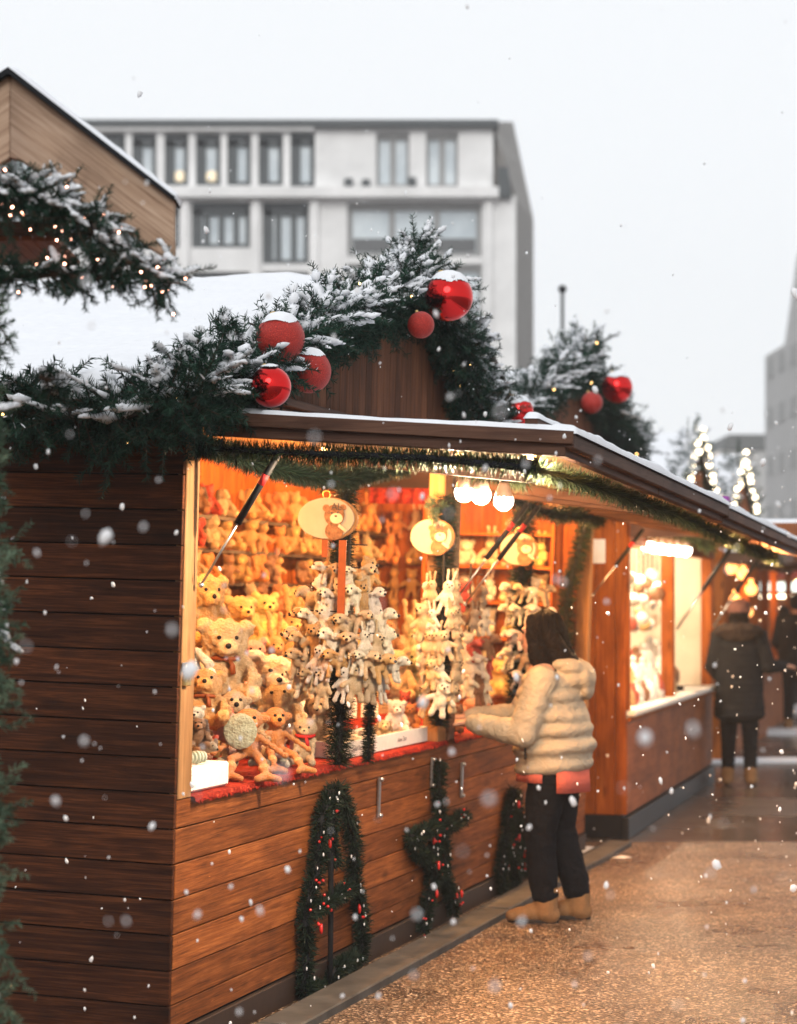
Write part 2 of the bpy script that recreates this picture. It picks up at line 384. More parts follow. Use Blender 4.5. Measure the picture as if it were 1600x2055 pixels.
# roof: two slopes with snow, dark fascia
def slope(mb, y0, z0, y1, z1, x0, x1, th, lift=0):
    mb.hexa([(x0,y0,z0+lift),(x1,y0,z0+lift),(x1,y1,z1+lift),(x0,y1,z1+lift),(x0,y0,z0+lift+th),(x1,y0,z0+lift+th),(x1,y1,z1+lift+th),(x0,y1,z1+lift+th)])
mb = MB(); slope(mb, -.38, ZE-.03, YR, ZR-.03, -4.2, .10, .03); slope(mb, YE, ZE-.03, YR, ZR-.03, -4.2, .05, .03)
roof = mb.build('roof', M_['wood_dark'], stall)
mb = MB(); mb.box(-4.2,.1,-.405,-.383,ZE-.09,ZE+.004); mb.build('fascia', M_['wood_beam_x'], stall)
def snow_sheet(name, P, parent, nu=60, nv=40, th=.05, amp=.012, seed=0, edge=.05):
    """a soft snow blanket over the quad P (4 corners), rounded at its rims"""
    P = [Vector(p) for p in P]; lu = (P[1]-P[0]).length; lv = (P[3]-P[0]).length; n = (P[1]-P[0]).cross(P[3]-P[0]).normalized()
    if n.z < 0: n = -n
    V = []; 
    for j in range(nv+1):
        for i in range(nu+1):
            u, v = i/nu, j/nv; p = (P[0]*(1-u)+P[1]*u)*(1-v)+(P[3]*(1-u)+P[2]*u)*v
            e = min(u*lu, (1-u)*lu, v*lv, (1-v)*lv); h = th*min(1, math.sqrt(max(0, 1-(1-min(1, e/edge))**2)))
            h += (amp*noise.noise(p*2.2+Vector((seed,0,0)))+amp*.35*noise.noise(p*11))*min(1, e/edge+.15)
            if e < 1e-6: h = -.002; p = p+Vector((0,0,.0))
            V.append(p+n*h)
    F = [(j*(nu+1)+i, j*(nu+1)+i+1, (j+1)*(nu+1)+i+1, (j+1)*(nu+1)+i) for j in range(nv) for i in range(nu)]
    me = np_mesh(name, [v[:] for v in V], F, True, M_['snow']); return link(name, me, parent)
snow_sheet('roof_snow', [(-4.2,-.40,ZE+.001),(.10,-.40,ZE+.001),(.10,YR,ZR+.001),(-4.2,YR,ZR+.001)], stall, 150, 120, .06, .022, edge=.07)
snow_sheet('roof_snow', [(-4.2,YE,ZE+.001),(.05,YE,ZE+.001),(.05,YR,ZR+.001),(-4.2,YR,ZR+.001)], stall, 60, 60, .055, .012, 3, edge=.07)
# red cloth over the sill with a ragged fringe
for (y0, y1) in ((.13, 3.54), (3.67, 7.0)):
    mb = MB(); n = int((y1-y0)/.02); vs = []
    for i in range(n+1):
        y = y0+(y1-y0)*i/n; d = .018+.007*noise.noise(Vector((y*9, 0, 2)))
        vs += [(-.93, y, SILL+.002), (-.03, y, SILL+.004+.002*noise.noise(Vector((y*20, 1, 0)))), (.016, y, SILL+.001), (.02, y, SILL-d)]
    fs = [(4*i+k, 4*i+k+1, 4*i+k+5, 4*i+k+4) for i in range(n) for k in range(3)]; mb.add(vs, fs, None, True)
    for i in range(n*2):
        y = random.uniform(y0, y1); l = random.uniform(.012, .03)
        mb.add([(.02,y-.003,SILL-.01),(.024,y+.003,SILL-.01),(.028+random.uniform(-.004,.006),y+random.uniform(-.008,.008),SILL-.01-l*.6)], [(0,1,2)])
    part = mb.build('counter_cloth', M_['cloth'])
    part.matrix_local = M1 @ Matrix.Translation((0,0,.0))
    tag(part, 'red fringed cloth along the counter edge '+('left of the middle post, under the big toys' if y0 < 1 else 'right of the middle post, below the reaching hands'), 'cloth')
# shutters raised as awnings
def shutter(y0, y1, zi, z0, z1, lab, xo=1.36):
    s = empty('raised_shutter', M1 @ Matrix.Translation((.03, y0, zi)), lab, 'shutter', 'shutters raised over the toy stall')
    dz0, dz1 = z0-zi, z1-zi; L = y1-y0
    def zz(x, y): return (dz0+(dz1-dz0)*y/L)*x/xo
    mb = MB(); x = 0.0
    while x < xo-.01:
        a, b = x, min(x+.118, xo)
        mb.hexa([(a,0,zz(a,0)),(b,0,zz(b,0)),(b,L,zz(b,L)),(a,L,zz(a,L)),(a,0,zz(a,0)+.022),(b,0,zz(b,0)+.022),(b,L,zz(b,L)+.022),(a,L,zz(a,L)+.022)]); x += .12
    mb.build('panel', M_['wood_pale_y'], s)
    for (yy, w_) in ((.0,.05),(L/2,.06),(L-.05,.05)):
        mb = MB(); mb.hexa([(.04,yy,zz(.04,yy)-.05),(xo,yy,zz(xo,yy)-.05),(xo,yy+w_,zz(xo,yy+w_)-.05),(.04,yy+w_,zz(.04,yy+w_)-.05),
                 (.04,yy,zz(.04,yy)-.002),(xo,yy,zz(xo,yy)-.002),(xo,yy+w_,zz(xo,yy+w_)-.002),(.04,yy+w_,zz(.04,yy+w_)-.002)])
        mb.build('rib', M_['wood_beam_x'], s, bevel=.003)
    mb = MB(); mb.bar((xo+.016,-.01,dz0-.0),(xo+.016,L,dz1-.0),.03,.046); mb.build('edge_board', M_['wood_beam'], s, bevel=.003)
    mb = MB(); mb.bar((xo-.02,.0,dz0-.034),(xo-.02,L,dz1-.034),.035,.030); mb.build('lower_batten', M_['wood_beam'], s, bevel=.003)
    mb = MB(); mb.bar((xo-.12,-.012,dz0+.052),(xo-.12,L,dz1+.052),.045,.055); mb.build('top_batten', M_['wood_beam'], s, bevel=.003)
    mb = MB(); mb.bar((.0,-.013,.012),(xo+.03,-.013,dz0+.012),.02,.045); mb.build('near_edge_strip', M_['wood_beam_x'], s, bevel=.002)
    snow_sheet('snow', [(.05,0,zz(.05,0)+.024),(xo-.13,0,zz(xo,0)+.024),(xo-.13,L,zz(xo,L)+.024),(.05,L,zz(.05,L)+.024)], s, 40, 60, .03, .01, 5, .03)
    snow_sheet('snow', [(xo-.148,-.016,dz0+.079),(xo-.092,-.016,dz0+.079),(xo-.092,L,dz1+.079),(xo-.148,L,dz1+.079)], s, 10, 140, .022, .010, 6, .018)
    snow_sheet('snow', [(xo-.06,-.02,dz0+.028),(xo+.042,-.02,dz0+.028),(xo+.042,L,dz1+.028),(xo-.06,L,dz1+.028)], s, 14, 160, .032, .016, 7, .026)
    snow_sheet('snow', [(.25,-.022,dz0*.2+.034),(xo+.02,-.022,dz0+.034),(xo+.02,.06,dz0+.034),(.25,.06,dz0*.2+.034)], s, 90, 8, .016, .01, 9, .015)
    return s
sh1 = shutter(.0, 3.60, TOP+.03, TOP-.035, 2.165, 'near raised shutter with snow on its edge, its underside lit above the three bulbs')
sh2 = shutter(3.62, 7.10, TOP+.0, 2.155, 2.06, 'farther raised shutter beyond the purple clip, sloping towards the second stall')
mb = MB(); mb.bar((0,-.04,0),(0,.05,0),.05,.03)
tag(mb.build('clip', plain('purple_plastic', (.28,.06,.3), .4), None, M1 @ Matrix.Translation((1.40, 3.60, 2.225)), bevel=.006), 'purple plastic clip on the snowy edge where the two shutters meet', 'clip')
# gas struts
def strut(y, x1=.33, z0=1.73, z1=2.235, lab=''):
    a = Vector((.03, y, z0)); b = Vector((x1, y, z1)); s = empty('gas_strut', M1 @ Matrix.Translation(a), lab, 'gas strut', 'gas struts holding up the shutters')
    d = b-a; mb = MB(); mb.tube([d*.45, d*.98], .0135, 12); mb.tube([d*.97,d*1.0],.009,8); mb.build('cylinder', M_['black'], s)
    mb = MB(); mb.tube([d*0, d*.47], .005, 8); mb.ico(Vector((0,0,0)), .011); mb.build('rod', M_['metal'], s)
    mb = MB(); mb.tube([d*.73, d*.80], .0139, 12); mb.build('label_band', M_['red_label'], s)
strut(.10, lab='gas strut at the near corner post, with a red band, in front of the toys')
strut(3.50, .42, 1.66, 2.19, lab='nearer one of the two gas struts beside the middle post')
strut(3.75, .42, 1.66, 2.19, lab='farther one of the two gas struts beside the middle post')
strut(7.0, .36, 1.72, 2.17, lab='gas strut at the far end post, before the orange side wall')
# padlock and hasp on the corner, steel brackets below the sill
pl = empty('padlock', M1 @ Matrix.Translation((.012,.03,1.42)), 'small brass padlock hanging on a steel hasp at the corner post', 'padlock')
mb = MB(); mb.box(-.012,.012,-.02,.02,-.055,-.012); mb.build('body', M_['brass'], pl, bevel=.003)
mb = MB(); mb.tube([(0,-.013,-.015),(0,-.013,.012),(0,-.008,.022),(0,.008,.022),(0,.013,.012),(0,.013,-.015)], .0035, 8); mb.build('shackle', M_['metal'], pl)
mb = MB(); mb.box(-.006,-.002,-.03,.05,.0,.03); mb.tube([(.0,.02,.015),(.012,.02,.015),(.012,.035,.015),(0,.035,.015)],.003,6); mb.build('hasp', M_['metal'], pl)
for (px, py, py2, lab) in ((762,1560,1640,'steel bolt on the front boards between the two wreaths nearest the corner'),
                           (868,1520,1580,'steel bolt just left of the top of the star wreath'),(928,1530,1600,'steel bolt just right of the top of the star wreath')):
    a = on(M1,0,.01,px,py); b = on(M1,0,.01,px,py2); mb = MB(); mb.bar((.0,0,0),(0,0,b.z-a.z),.024,.012,up=(1,0,0)); mb.ico((.01,0,-.01),.012); mb.ico((.01,0,b.z-a.z+.01),.012)
    tag(mb.build('door_bolt', M_['metal'], None, M1 @ Matrix.Translation(a), bevel=.002), lab, 'bolt', 'steel bolts on the stall front')
# ------------------------------------------------------------------ evergreen garlands
def resample(path, step):
    P = np.array([p[:] for p in path], float); seg = np.linalg.norm(np.diff(P, axis=0), axis=1); s = np.r_[0, np.cumsum(seg)]
    n = max(2, int(s[-1]/step)); q = np.linspace(0, s[-1], n)
    return np.stack([np.interp(q, s, P[:, i]) for i in range(3)], 1)
def unit(a): return a/np.maximum(np.linalg.norm(a, axis=-1, keepdims=True), 1e-9)
def needles(base, dirs, length, width, rnd):
    """one tapered two-triangle blade for each base point and direction"""
    n = len(base); side = unit(np.cross(dirs, RNG.normal(size=(n, 3)))); l = length[:, None]; w_ = width
    a = base-side*w_*.5; b = base+side*w_*.5; m = base+dirs*l*.6+side*w_*.45; m2 = base+dirs*l*.6-side*w_*.45; t = base+dirs*l
    V = np.stack([a, b, m, t, m2], 1).reshape(-1, 3); i = np.arange(n)*5
    F = np.concatenate([np.stack([i, i+1, i+2], 1), np.stack([i, i+2, i+4], 1), np.stack([i+4, i+2, i+3], 1)])
    return V, F, np.r_[rnd, rnd, rnd]
def needle_obj(name, parts, mat, parent):
    V = []; F = []; Rr = []; o = 0
    for v, f, r in parts: V.append(v); F.append(f+o); Rr.append(r); o += len(v)
    V = np.concatenate(V); F = np.concatenate(F); me = np_mesh(name, V, F, False, mat)
    a = me.attributes.new('rnd', 'FLOAT', 'FACE'); a.data.foreach_set('value', np.concatenate(Rr).astype(np.float32))
    return link(name, me, parent)
def fir_garland(label, path, radius=.09, density=70, sprig=.15, nl=.035, snow=.6, mat='fir', name='fir_garland', cat='garland', group=None, lights=0,
                light_mat='fairy_gold', nper=70, M=None, outward=None, width=.0026, light_r=.005, tips=0.5, parent=None, droop=.25):
    """path: world points (or local to M).  Sprigs leave the path in every direction, each a twig lined with needles; snow lies on the upper ones"""
    path = [Vector(p) for p in path]
    if M is not None: path = [M @ p for p in path]
    org = path[0].copy(); root = empty(name, Matrix.Translation(org), label, cat, group) if parent is None else parent
    P = resample([p-org for p in path], .01); T = unit(np.gradient(P, axis=0)); L = len(P)*.01
    S = int(L*density); idx = RNG.integers(0, len(P), S); t = T[idx]
    rad = unit(np.cross(t, RNG.normal(size=(S, 3))))
    if outward is not None: rad = unit(rad+np.array(outward)*.35)
    d = unit(t*RNG.choice([-1, 1], S)[:, None]*RNG.uniform(.35, 1.2, (S, 1))+rad+np.array([0, 0, -droop]))
    b0 = P[idx]+rad*radius*RNG.uniform(0, .55, (S, 1)); sl = sprig*RNG.uniform(.55, 1.15, S)*np.where(RNG.random(S) < .06, 1.5, 1)
    tt = np.linspace(.05, 1, nper); bend = unit(RNG.normal(size=(S, 3)))*.15
    pos = b0[:, None]+d[:, None]*(sl[:, None]*tt)[..., None]+bend[:, None]*(sl[:, None]*tt**2)[..., None]
    nd = unit(np.cross(d[:, None], RNG.normal(size=(S, nper, 3)))); dirs = unit(nd+d[:, None]*RNG.uniform(.35, 1.0, (S, nper, 1)))
    ln = nl*RNG.uniform(.7, 1.15, (S, nper))*(1-.35*tt)[None]; rn = np.clip(RNG.random((S, 1))*.7+RNG.random((S, nper))*.35, 0, 1)
    up = (nd[..., 2] > .15) & (rad[:, None, 2] > -.25) & (RNG.random((S, nper)) < snow*.16)
    g = ~up
    needle_obj('needles', [needles(pos[g], dirs[g], ln[g], width, rn[g])], M_[mat], root)
    mb = MB()
    for k in range(S): mb.tube([b0[k]*.7+P[idx[k]]*.3, b0[k]+d[k]*sl[k]*.5, b0[k]+d[k]*sl[k]+bend[k]*sl[k]], [.003, .0025, .001], 3, cap=False)
    mb.tube(P[::6].tolist()+[P[-1].tolist()], .008, 5)
    mb.build('twigs', M_['twig'], root)
    if snow > 0:
        parts = [needles(pos[up], dirs[up], ln[up]*.8, width*1.5, rn[up])]
        iv, if_ = ico_arrays(1); VV = []; FF = []; o = parts and 0
        for k in range(S):
            if rad[k, 2] < -.1 or RNG.random() > snow*.85: continue
            c0 = 4+int(RNG.random()*4)
            for j in range(c0):
                u = (j+RNG.random()*.8)/c0; c = b0[k]+d[k]*sl[k]*u+bend[k]*sl[k]*u*u+np.array([0, 0, .006])
                r_ = np.array([.018, .018, .011])*RNG.uniform(.35, 1.5)*(1-.4*u)*(nl/.035)
                v = iv*r_*(1+.9*(RNG.random((len(iv), 1))-.5)); ax = d[k]; v = v+np.outer(iv @ ax, ax)*.016*(nl/.035)
                VV.append(v+c); FF.append(if_+o); o += len(iv)
        if VV:
            v = np.concatenate(VV); f = np.concatenate(FF); parts.append((v, f, np.ones(len(f))*.5))
        needle_obj('snow', parts, M_['snow'], root)
    for k in range(lights):
        i = RNG.integers(0, S); p = b0[i]+d[i]*sl[i]*RNG.uniform(.3, .95)+np.array([0,0,-.004]); mb = MB(); mb.ico(p, light_r, 1); mb.build('light', M_[light_mat], root)
    return root
def tinsel(label, path, radius=.045, density=900, mat='tinsel', name='tinsel_garland', cat='garland', group=None, M=None, width=.0022, berries=0, cones=0, wave=.0, snow=0.0, parent=None):
    path = [Vector(p) for p in path]
    if M is not None: path = [M @ p for p in path]
    org = path[0].copy(); root = empty(name, Matrix.Translation(org), label, cat, group) if parent is None else parent
    P = resample([p-org for p in path], .008); T = unit(np.gradient(P, axis=0)); L = len(P)*.008; n = int(L*density)
    i = RNG.integers(0, len(P), n); rad = unit(np.cross(T[i], RNG.normal(size=(n, 3)))); s = P[i]+T[i]*RNG.uniform(-.006, .006, (n, 1))
    fat = 1+.25*np.sin(i*.55)*(1 if wave else 0)
    dirs = unit(rad+T[i]*RNG.uniform(-.5, .5, (n, 1))); ln = radius*RNG.uniform(.7, 1.12, n)*fat
    needle_obj('needles', [needles(s, dirs, ln, width, RNG.random(n))], M_[mat], root)
    mb = MB(); mb.tube(P[::4].tolist()+[P[-1].tolist()], radius*.22, 6); mb.build('core', M_['dark_fab'], root)
    if berries:
        mb = MB()
        for k in range(berries):
            j = RNG.integers(0, len(P)); c = P[j]+np.array([.6, -.5, .3])*radius*RNG.uniform(.6, 1.1)+RNG.normal(size=3)*radius*.35
            for q in range(RNG.integers(1, 4)): mb.ico(c+RNG.normal(size=3)*.009, .0065, 2)
        mb.build('berries', M_['berry'], root)
    if cones:
        mb = MB()
        for k in range(cones):
            j = RNG.integers(0, len(P)); c = P[j]+np.array([.6, -.5, .1])*radius*.9+RNG.normal(size=3)*radius*.2; mb.ico(c, (.006, .006, .022), 2, rough=.2)
        mb.build('ribbon_ends', M_['red_label'], root)
    if snow:
        mb = MB()
        for k in range(int(snow*L*60)):
            j = RNG.integers(0, len(P)); mb.ico(P[j]+np.array([.4,-.3,.6])*radius*RNG.uniform(.5,1)+RNG.normal(size=3)*radius*.3, RNG.uniform(.003,.008), 1, rough=.3)
        mb.build('snow', M_['snow'], root)
    return root

# garland along the eave of the toy stall, then up and down its gable
E = lambda px, py: M1 @ on(M1, 1, -.47, px, py)
G = lambda px, py, x=.12: M1 @ on(M1, 0, x, px, py)
fir_garland('dark snow dusted fir garland hanging along the eave above the dark side wall', [E(-60,815), E(20,825), E(90,835), E(170,840), E(250,838), E(330,815), E(400,800)],
            .14, 300, .15, .045, .24, lights=4, width=.0038)
fir_garland('thick snowy fir garland climbing the near slope of the toy stall gable', [E(340,790), G(430,775), G(500,740), G(560,712), G(620,668), G(680,630), G(750,610), G(800,590), G(838,560)],
            .17, 360, .15, .042, .5, lights=9, width=.0038)
fir_garland('upright tuft of snowy fir twigs standing at the peak of the toy stall gable', [G(785,600,.05), G(812,560,.05), G(825,525,.05), G(838,505,.05)], .10, 330, .13, .04, .65, width=.0032, droop=-.3)
fir_garland('snowy fir garland running down the far slope of the toy stall gable', [G(845,560,.1), G(885,625,.1), G(915,680,.12), G(935,740,.12), G(955,800,.12), G(975,860,.12)],
            .2, 380, .16, .042, .6, lights=7, width=.0034)
def curl(px, py, px2, py2, lab):
    a = G(px, py); b = G(px2, py2); m = (a+b)/2+Vector((.03,-.02,.02))
    fir_garland(lab, [a, m, b], .02, 210, .05, .04, .3, nper=40, name='fir_twig', cat='twig', group='single fir twigs sticking out of the garlands', width=.0032, droop=-.3)
curl(455,745,448,640,'fir twig rising on its own left of the red baubles against the snow')
curl(350,745,410,690,'fir twig curving up out of the garland where the eave meets the gable')
curl(105,800,80,755,'short fir twig standing up from the eave garland at the left')
# red baubles
def bauble(px, py, rp, glossy, lab, x=.22, cap=True, M=M1, snow=.9, yoff=None):
    c = M @ on(M, 0, x, px, py); d = c.y; r_ = rp/FPX*d
    root = empty('bauble', Matrix.Translation(c), lab, 'bauble', 'red baubles on the gable garlands')
    mb = MB(); mb.ico((0,0,0), r_, 5); mb.build('ball', M_['bauble_g' if glossy else 'bauble_m'], root)
    mb = MB(); mb.tube([(-.3*r_,.15*r_,.93*r_),(-.33*r_,.17*r_,1.1*r_)], r_*.12, 10); mb.build('cap', M_['brass'], root)
    if snow:
        V, F = ico_arrays(5); keep = []; vs = []
        ax = Vector((0, -.1, 1)).normalized()
        for f in F:
            c_ = V[f].mean(0); h = c_ @ np.array(ax[:]); lim = .62+(1-snow)*.33+.12*noise.noise(Vector(c_.tolist())*2.0+Vector((px,0,0)))
            if h > lim: keep.append(f)
        keep = np.array(keep); out_ = []
        for v in V:
            h = max(0, v @ np.array(ax[:])-.6)*2.5; out_.append(v*(1.012+.085*min(1, h*1.3)+.02*noise.noise(Vector(v.tolist())*6)))
        out_ = np.array(out_)*r_; me = np_mesh('snow', out_, keep, True, M_['snow']); link('snow', me, root)
    return root
bauble(563,679,49,False,'frosted red bauble with a snow cap, topmost of the three on the near slope',.22)
bauble(543,776,42,True,'shiny mirror red bauble, lowest of the three on the near slope',.30,snow=.15)
bauble(621,745,44,False,'frosted red bauble with snow, right one of the three on the near slope',.24,snow=.8)
bauble(901,596,49,True,'big mirror red bauble with a thick snow cap beside the gable peak',.36)
bauble(1040,826,31,True,'red bauble with thick snow at the far foot of the gable, behind the shutter edge',.25,snow=1.0)
bauble(845,652,27,False,'small frosted red bauble half hidden under the garland at the gable peak',.34,snow=.0)

# ------------------------------------------------------------------ entrance arch in the left foreground (its posts stand outside the frame)
DA = 6.0
A = lambda px, py, dy=0.0: at(px, py, DA+dy)
arch = empty('entrance_arch', Matrix.Translation((-1.6, DA, 0)), 'weathered wooden gable board of an entrance arch, thin snow on its roof edge', 'arch')
def arch_poly(name, pts, y0, y1, mat, bevel=.003):
    mb = MB(); P = [A(x, y) for x, y in pts]; mb.prism([(p.x+1.6, p.z) for p in P], y0, y1, .5); return mb.build(name, mat, arch, bevel=bevel)
def barge(pts, ang):
    Q = Matrix.Rotation(ang, 4, 'Y'); Qi = Q.inverted(); mb = MB(); P = [Qi @ (A(x, y)-Vector((-1.6,DA,0))) for x, y in pts]
    mb.prism([(p.x, p.z) for p in P], P[0].y, P[0].y+.045, .5); mb.build('barge_board', M_['wood_grey'], arch, Q, bevel=.003)
barge([(350,398),(350,530),(40,320),(20,316),(20,146)], math.atan(.76)); barge([(19.5,146),(19.5,316),(-300,520),(-300,345)], -math.atan(.62))
arch_poly('roof_edge', [(354,398),(350,404),(20,152),(-300,352),(-300,345),(20,139)], -.03, .12, M_['dark_fab'], 0)
def arch_snow():
    a, b, c = A(356,402), A(20,138), A(-300,344)
    for p, q in ((a, b), (b, c)):
        p = p-Vector((-1.6,DA,0)); q = q-Vector((-1.6,DA,0))
        snow_sheet('snow', [p+Vector((0,-.03,0)), q+Vector((0,-.03,0)), q+Vector((0,.12,0)), p+Vector((0,.12,0))], arch, 90, 8, .014, .007, 4, .02)
arch_snow()
mb = MB(); p, q = A(-300,462), A(112,448); mb.box(p.x+1.6, q.x+1.6, .05, .10, p.z-.0, p.z+.035); mb.build('tie_beam', M_['wood_beam_x'], arch, bevel=.002)
mb = MB(); x0 = A(-300,470).x+1.6; x1 = A(105,470).x+1.6; z = A(0,482).z; zb = z+.02
i = 0
while x0+i*.035 < x1: mb.box(x0+i*.035, x0+i*.035+.031, .1, .55, zb-.004, zb+.01); i += 1
mb.build('soffit', M_['panel'], arch)
mb = MB(); p = A(-150, 500); mb.box(p.x+1.6-.06, p.x+1.6+.06, .05, .15, 0, A(0,462).z-.002); mb.build('post', M_['wood_grey'], arch)
for (pth, lab, kw) in (
    ([A(-60,360,-.08),A(0,385,-.08),A(60,400,-.08),A(120,410,-.08),A(170,450,-.08),A(215,500,-.06),A(270,535,-.06),A(325,560,-.06),A(345,568,-.06)],
     'snow covered fir garland with glowing fairy lights hanging across the arch gable', dict(radius=.075, density=480, sprig=.095, nl=.026, snow=.5, lights=60, light_mat='fairy', light_r=.0032, width=.0022)),
    ([A(-60,560,-.05),A(0,545,-.05),A(50,560,-.05),A(110,548,-.05),A(170,560,-.05),A(230,555,-.05)],
     'lower fir garland of the arch hanging in loops in front of the snowy roof', dict(radius=.035, density=300, sprig=.07, nl=.024, snow=.04, lights=10, light_mat='fairy', light_r=.0032, width=.0022)),
    ([A(-34,560,-.05),A(-24,640,-.05),A(-24,740,-.05),A(-26,860,-.05),A(-34,1000,-.05),A(-36,1140,-.05),A(-28,1300,-.05)],
     'upper fir garland hanging down at the left edge, below the fairy lights', dict(radius=.02, density=150, sprig=.10, nl=.03, snow=.12, mat='fir_light', width=.003)),
    ([A(-34,1120,-.35),A(-28,1300,-.35),A(-28,1500,-.35),A(-36,1700,-.35),A(-28,1900,-.35),A(-30,2120,-.35)],
     'fresh fir branches with pale needles at the lower left edge of the picture', dict(radius=.02, density=120, sprig=.125, nl=.03, snow=.0, mat='fir_light', width=.0032))):
    fir_garland(lab, pth, **kw)

# ------------------------------------------------------------------ tinsel garlands under the shutters and round the posts
I = lambda px, py, x: on(M1, 0, x, px, py)
tinsel('dark tinsel garland swagged across the top of the near opening, below the shutter', [I(398,893,.04), I(440,905,.05), I(500,925,.07), I(560,942,.08), I(620,955,.08), I(690,962,.08), I(735,950,.08), I(790,940,.08), I(812,938,.08)], .062, 4200, mat='tinsel_dark', M=M1, width=.003)  # backlit shade of this swag is put into its dark needle colour
tinsel('tinsel garland along the outer edge of the near shutter', [(.45,.02,2.205),(.9,.02,2.195),(1.27,.05,2.165),(1.30,.9,2.15),(1.30,1.8,2.13),(1.30,2.7,2.11),(1.30,3.5,2.09)], .06, 1500, M=M1, width=.003)
tinsel('tinsel garland under the near edge of the near shutter', [(.02,.05,2.225),(.5,.05,2.205),(.9,.06,2.195),(1.28,.06,2.185)], .055, 2600, M=M1, width=.003)
tinsel('golden lit tinsel garland bunched round the three lit bulbs', [on(M1,1,2.4,840,905), on(M1,1,2.4,900,930), on(M1,1,2.4,960,945), on(M1,1,2.4,1010,950), on(M1,1,2.6,1055,965)], .075, 4200, M=M1, width=.003)
tinsel('tinsel garland along the outer edge of the farther shutter', [(1.30,3.6,2.08),(1.30,5.0,2.03),(1.28,6.9,1.98)], .06, 900, M=M1, width=.004)
tinsel('dark tinsel garland across the top of the far opening', [(.06,3.7,2.28),(.3,4.6,2.17),(.3,5.5,2.20),(.1,6.6,2.22),(.06,7.0,2.22)], .075, 1300, mat='tinsel_dark', M=M1, width=.004)
tinsel('dark tinsel wound round the pole under the large oval sign', [(.02,1.76,SILL+.01),(.02,1.77,1.30),(-.08,1.95,1.45),(-.06,2.0,2.22)], .085, 5200, mat='tinsel_dark', M=M1, width=.003)
tinsel('second strand of dark tinsel right of the pole under the large oval sign', [(.08,2.0,SILL+.01),(.08,2.0,1.35)], .042, 5200, mat='tinsel_dark', M=M1, width=.003)
tinsel('dark tinsel hanging left of the middle post, under the middle oval sign', [(.03,3.32,1.05),(.03,3.32,1.7),(.03,3.34,2.2)], .075, 4200, mat='tinsel_dark', M=M1, width=.0035)
tinsel('dark tinsel on the pole under the farthest oval sign, left of the woman', [(.06,4.86,SILL+.0),(.06,4.86,1.5),(.06,4.88,2.2)], .10, 3600, mat='tinsel_dark', M=M1, width=.004)
tinsel('dark tinsel hanging inside the far end of the toy stall, above the woman', [(-.1,6.75,1.2),(-.1,6.8,1.7),(.0,6.85,2.2)], .085, 3200, mat='tinsel_dark', M=M1, width=.004)
tinsel('fine dark tinsel lining the inner side of the near corner post', [(-.02,.14,SILL+.02),(-.02,.14,1.6),(-.02,.14,2.22)], .022, 2600, mat='tinsel_dark', M=M1, width=.0025)
# pine sprays above the signs
for (px, py, D, lab) in ((655,968,1.75,'small pine spray above the large oval sign'),(866,1030,3.30,'small pine spray above the middle oval sign'),(1032,1065,5.0,'small pine spray above the farthest oval sign')):
    c = on(M1,1,D-.02,px,py); fir_garland(lab, [c, c+Vector((.02,0,.05))], .01, 260, .07, .04, 0, mat='fir_light', name='pine_spray', cat='pine spray', group='pine sprays above the signs', M=M1, nper=40, width=.003)
# wreath shapes on the front boards
def W(pts): return [M1 @ on(M1, 0, .045, x, y) for x, y in pts]
def wall_wreath(label, strands, berries, stick=None):
    P0 = W(strands[0])[0]; root = empty('wall_wreath', Matrix.Translation(P0), label, 'wreath', 'dark wreaths hung on the stall front')
    for k, s in enumerate(strands):
        P = W(s); sub = None
        P = [p-P0 for p in P]; Pn = resample(P, .01)
        T = unit(np.gradient(Pn, axis=0)); n = int(len(Pn)*.01*3600); i = RNG.integers(0, len(Pn), n)
        rad = unit(np.cross(T[i], RNG.normal(size=(n, 3)))); b_ = Pn[i]+rad*RNG.uniform(0, .022, (n, 1))
        dirs = unit(rad+T[i]*RNG.uniform(-.8, .8, (n, 1))); ln = .042*RNG.uniform(.6, 1.2, n)
        strand = needle_obj('strand', [needles(b_, dirs, ln, .0045, RNG.random(n))], M_['tinsel_dark'], root)
        mb = MB(); mb.tube(Pn[::3].tolist()+[Pn[-1].tolist()], .018, 6); mb.build('core', M_['dark_fab'], root)
        mb = MB()
        for q in range(berries):
            j = RNG.integers(0, len(Pn)); c = Pn[j]+np.array([.022,-.03,.01])+RNG.normal(size=3)*.015
            for z in range(RNG.integers(1, 4)): mb.ico(c+RNG.normal(size=3)*.009, .0068, 2)
            if q % 5 == 0: mb.ico(c+RNG.normal(size=3)*.02, (.008,.008,.022), 2, rough=.3)
        mb.build('berries', M_['berry'], root)
        mb = MB()
        for q in range(int(len(Pn)*.10)):
            j = RNG.integers(0, len(Pn)); mb.ico(Pn[j]+np.array([.02,-.035,.0])+RNG.normal(size=3)*.016, (.004,.004,.009), 1, rough=.4)
        mb.build('snow_specks', M_['snow'], root)
    if stick:
        P = [p-P0 for p in W(stick)]; mb = MB(); mb.tube([p[:] for p in P], .012, 8); mb.build('rod', M_['dark_fab'], root)
wall_wreath('tallest dark wreath, bell shaped with two loops, on the front boards nearest the corner',
    [[(672,1580),(645,1640),(640,1700),(632,1760),(622,1800),(612,1850),(618,1900),(612,1950),(608,1990)],
     [(680,1580),(700,1640),(712,1700),(710,1760),(722,1820),(728,1880),(722,1920),(690,1935),(670,1950),(660,2000),(640,1985),(610,1985)],
     [(622,1830),(650,1815),(680,1795),(712,1780)], [(668,1600),(664,1680),(672,1740)]], 4, [(664,1585),(664,1700),(664,1850),(662,2010)])
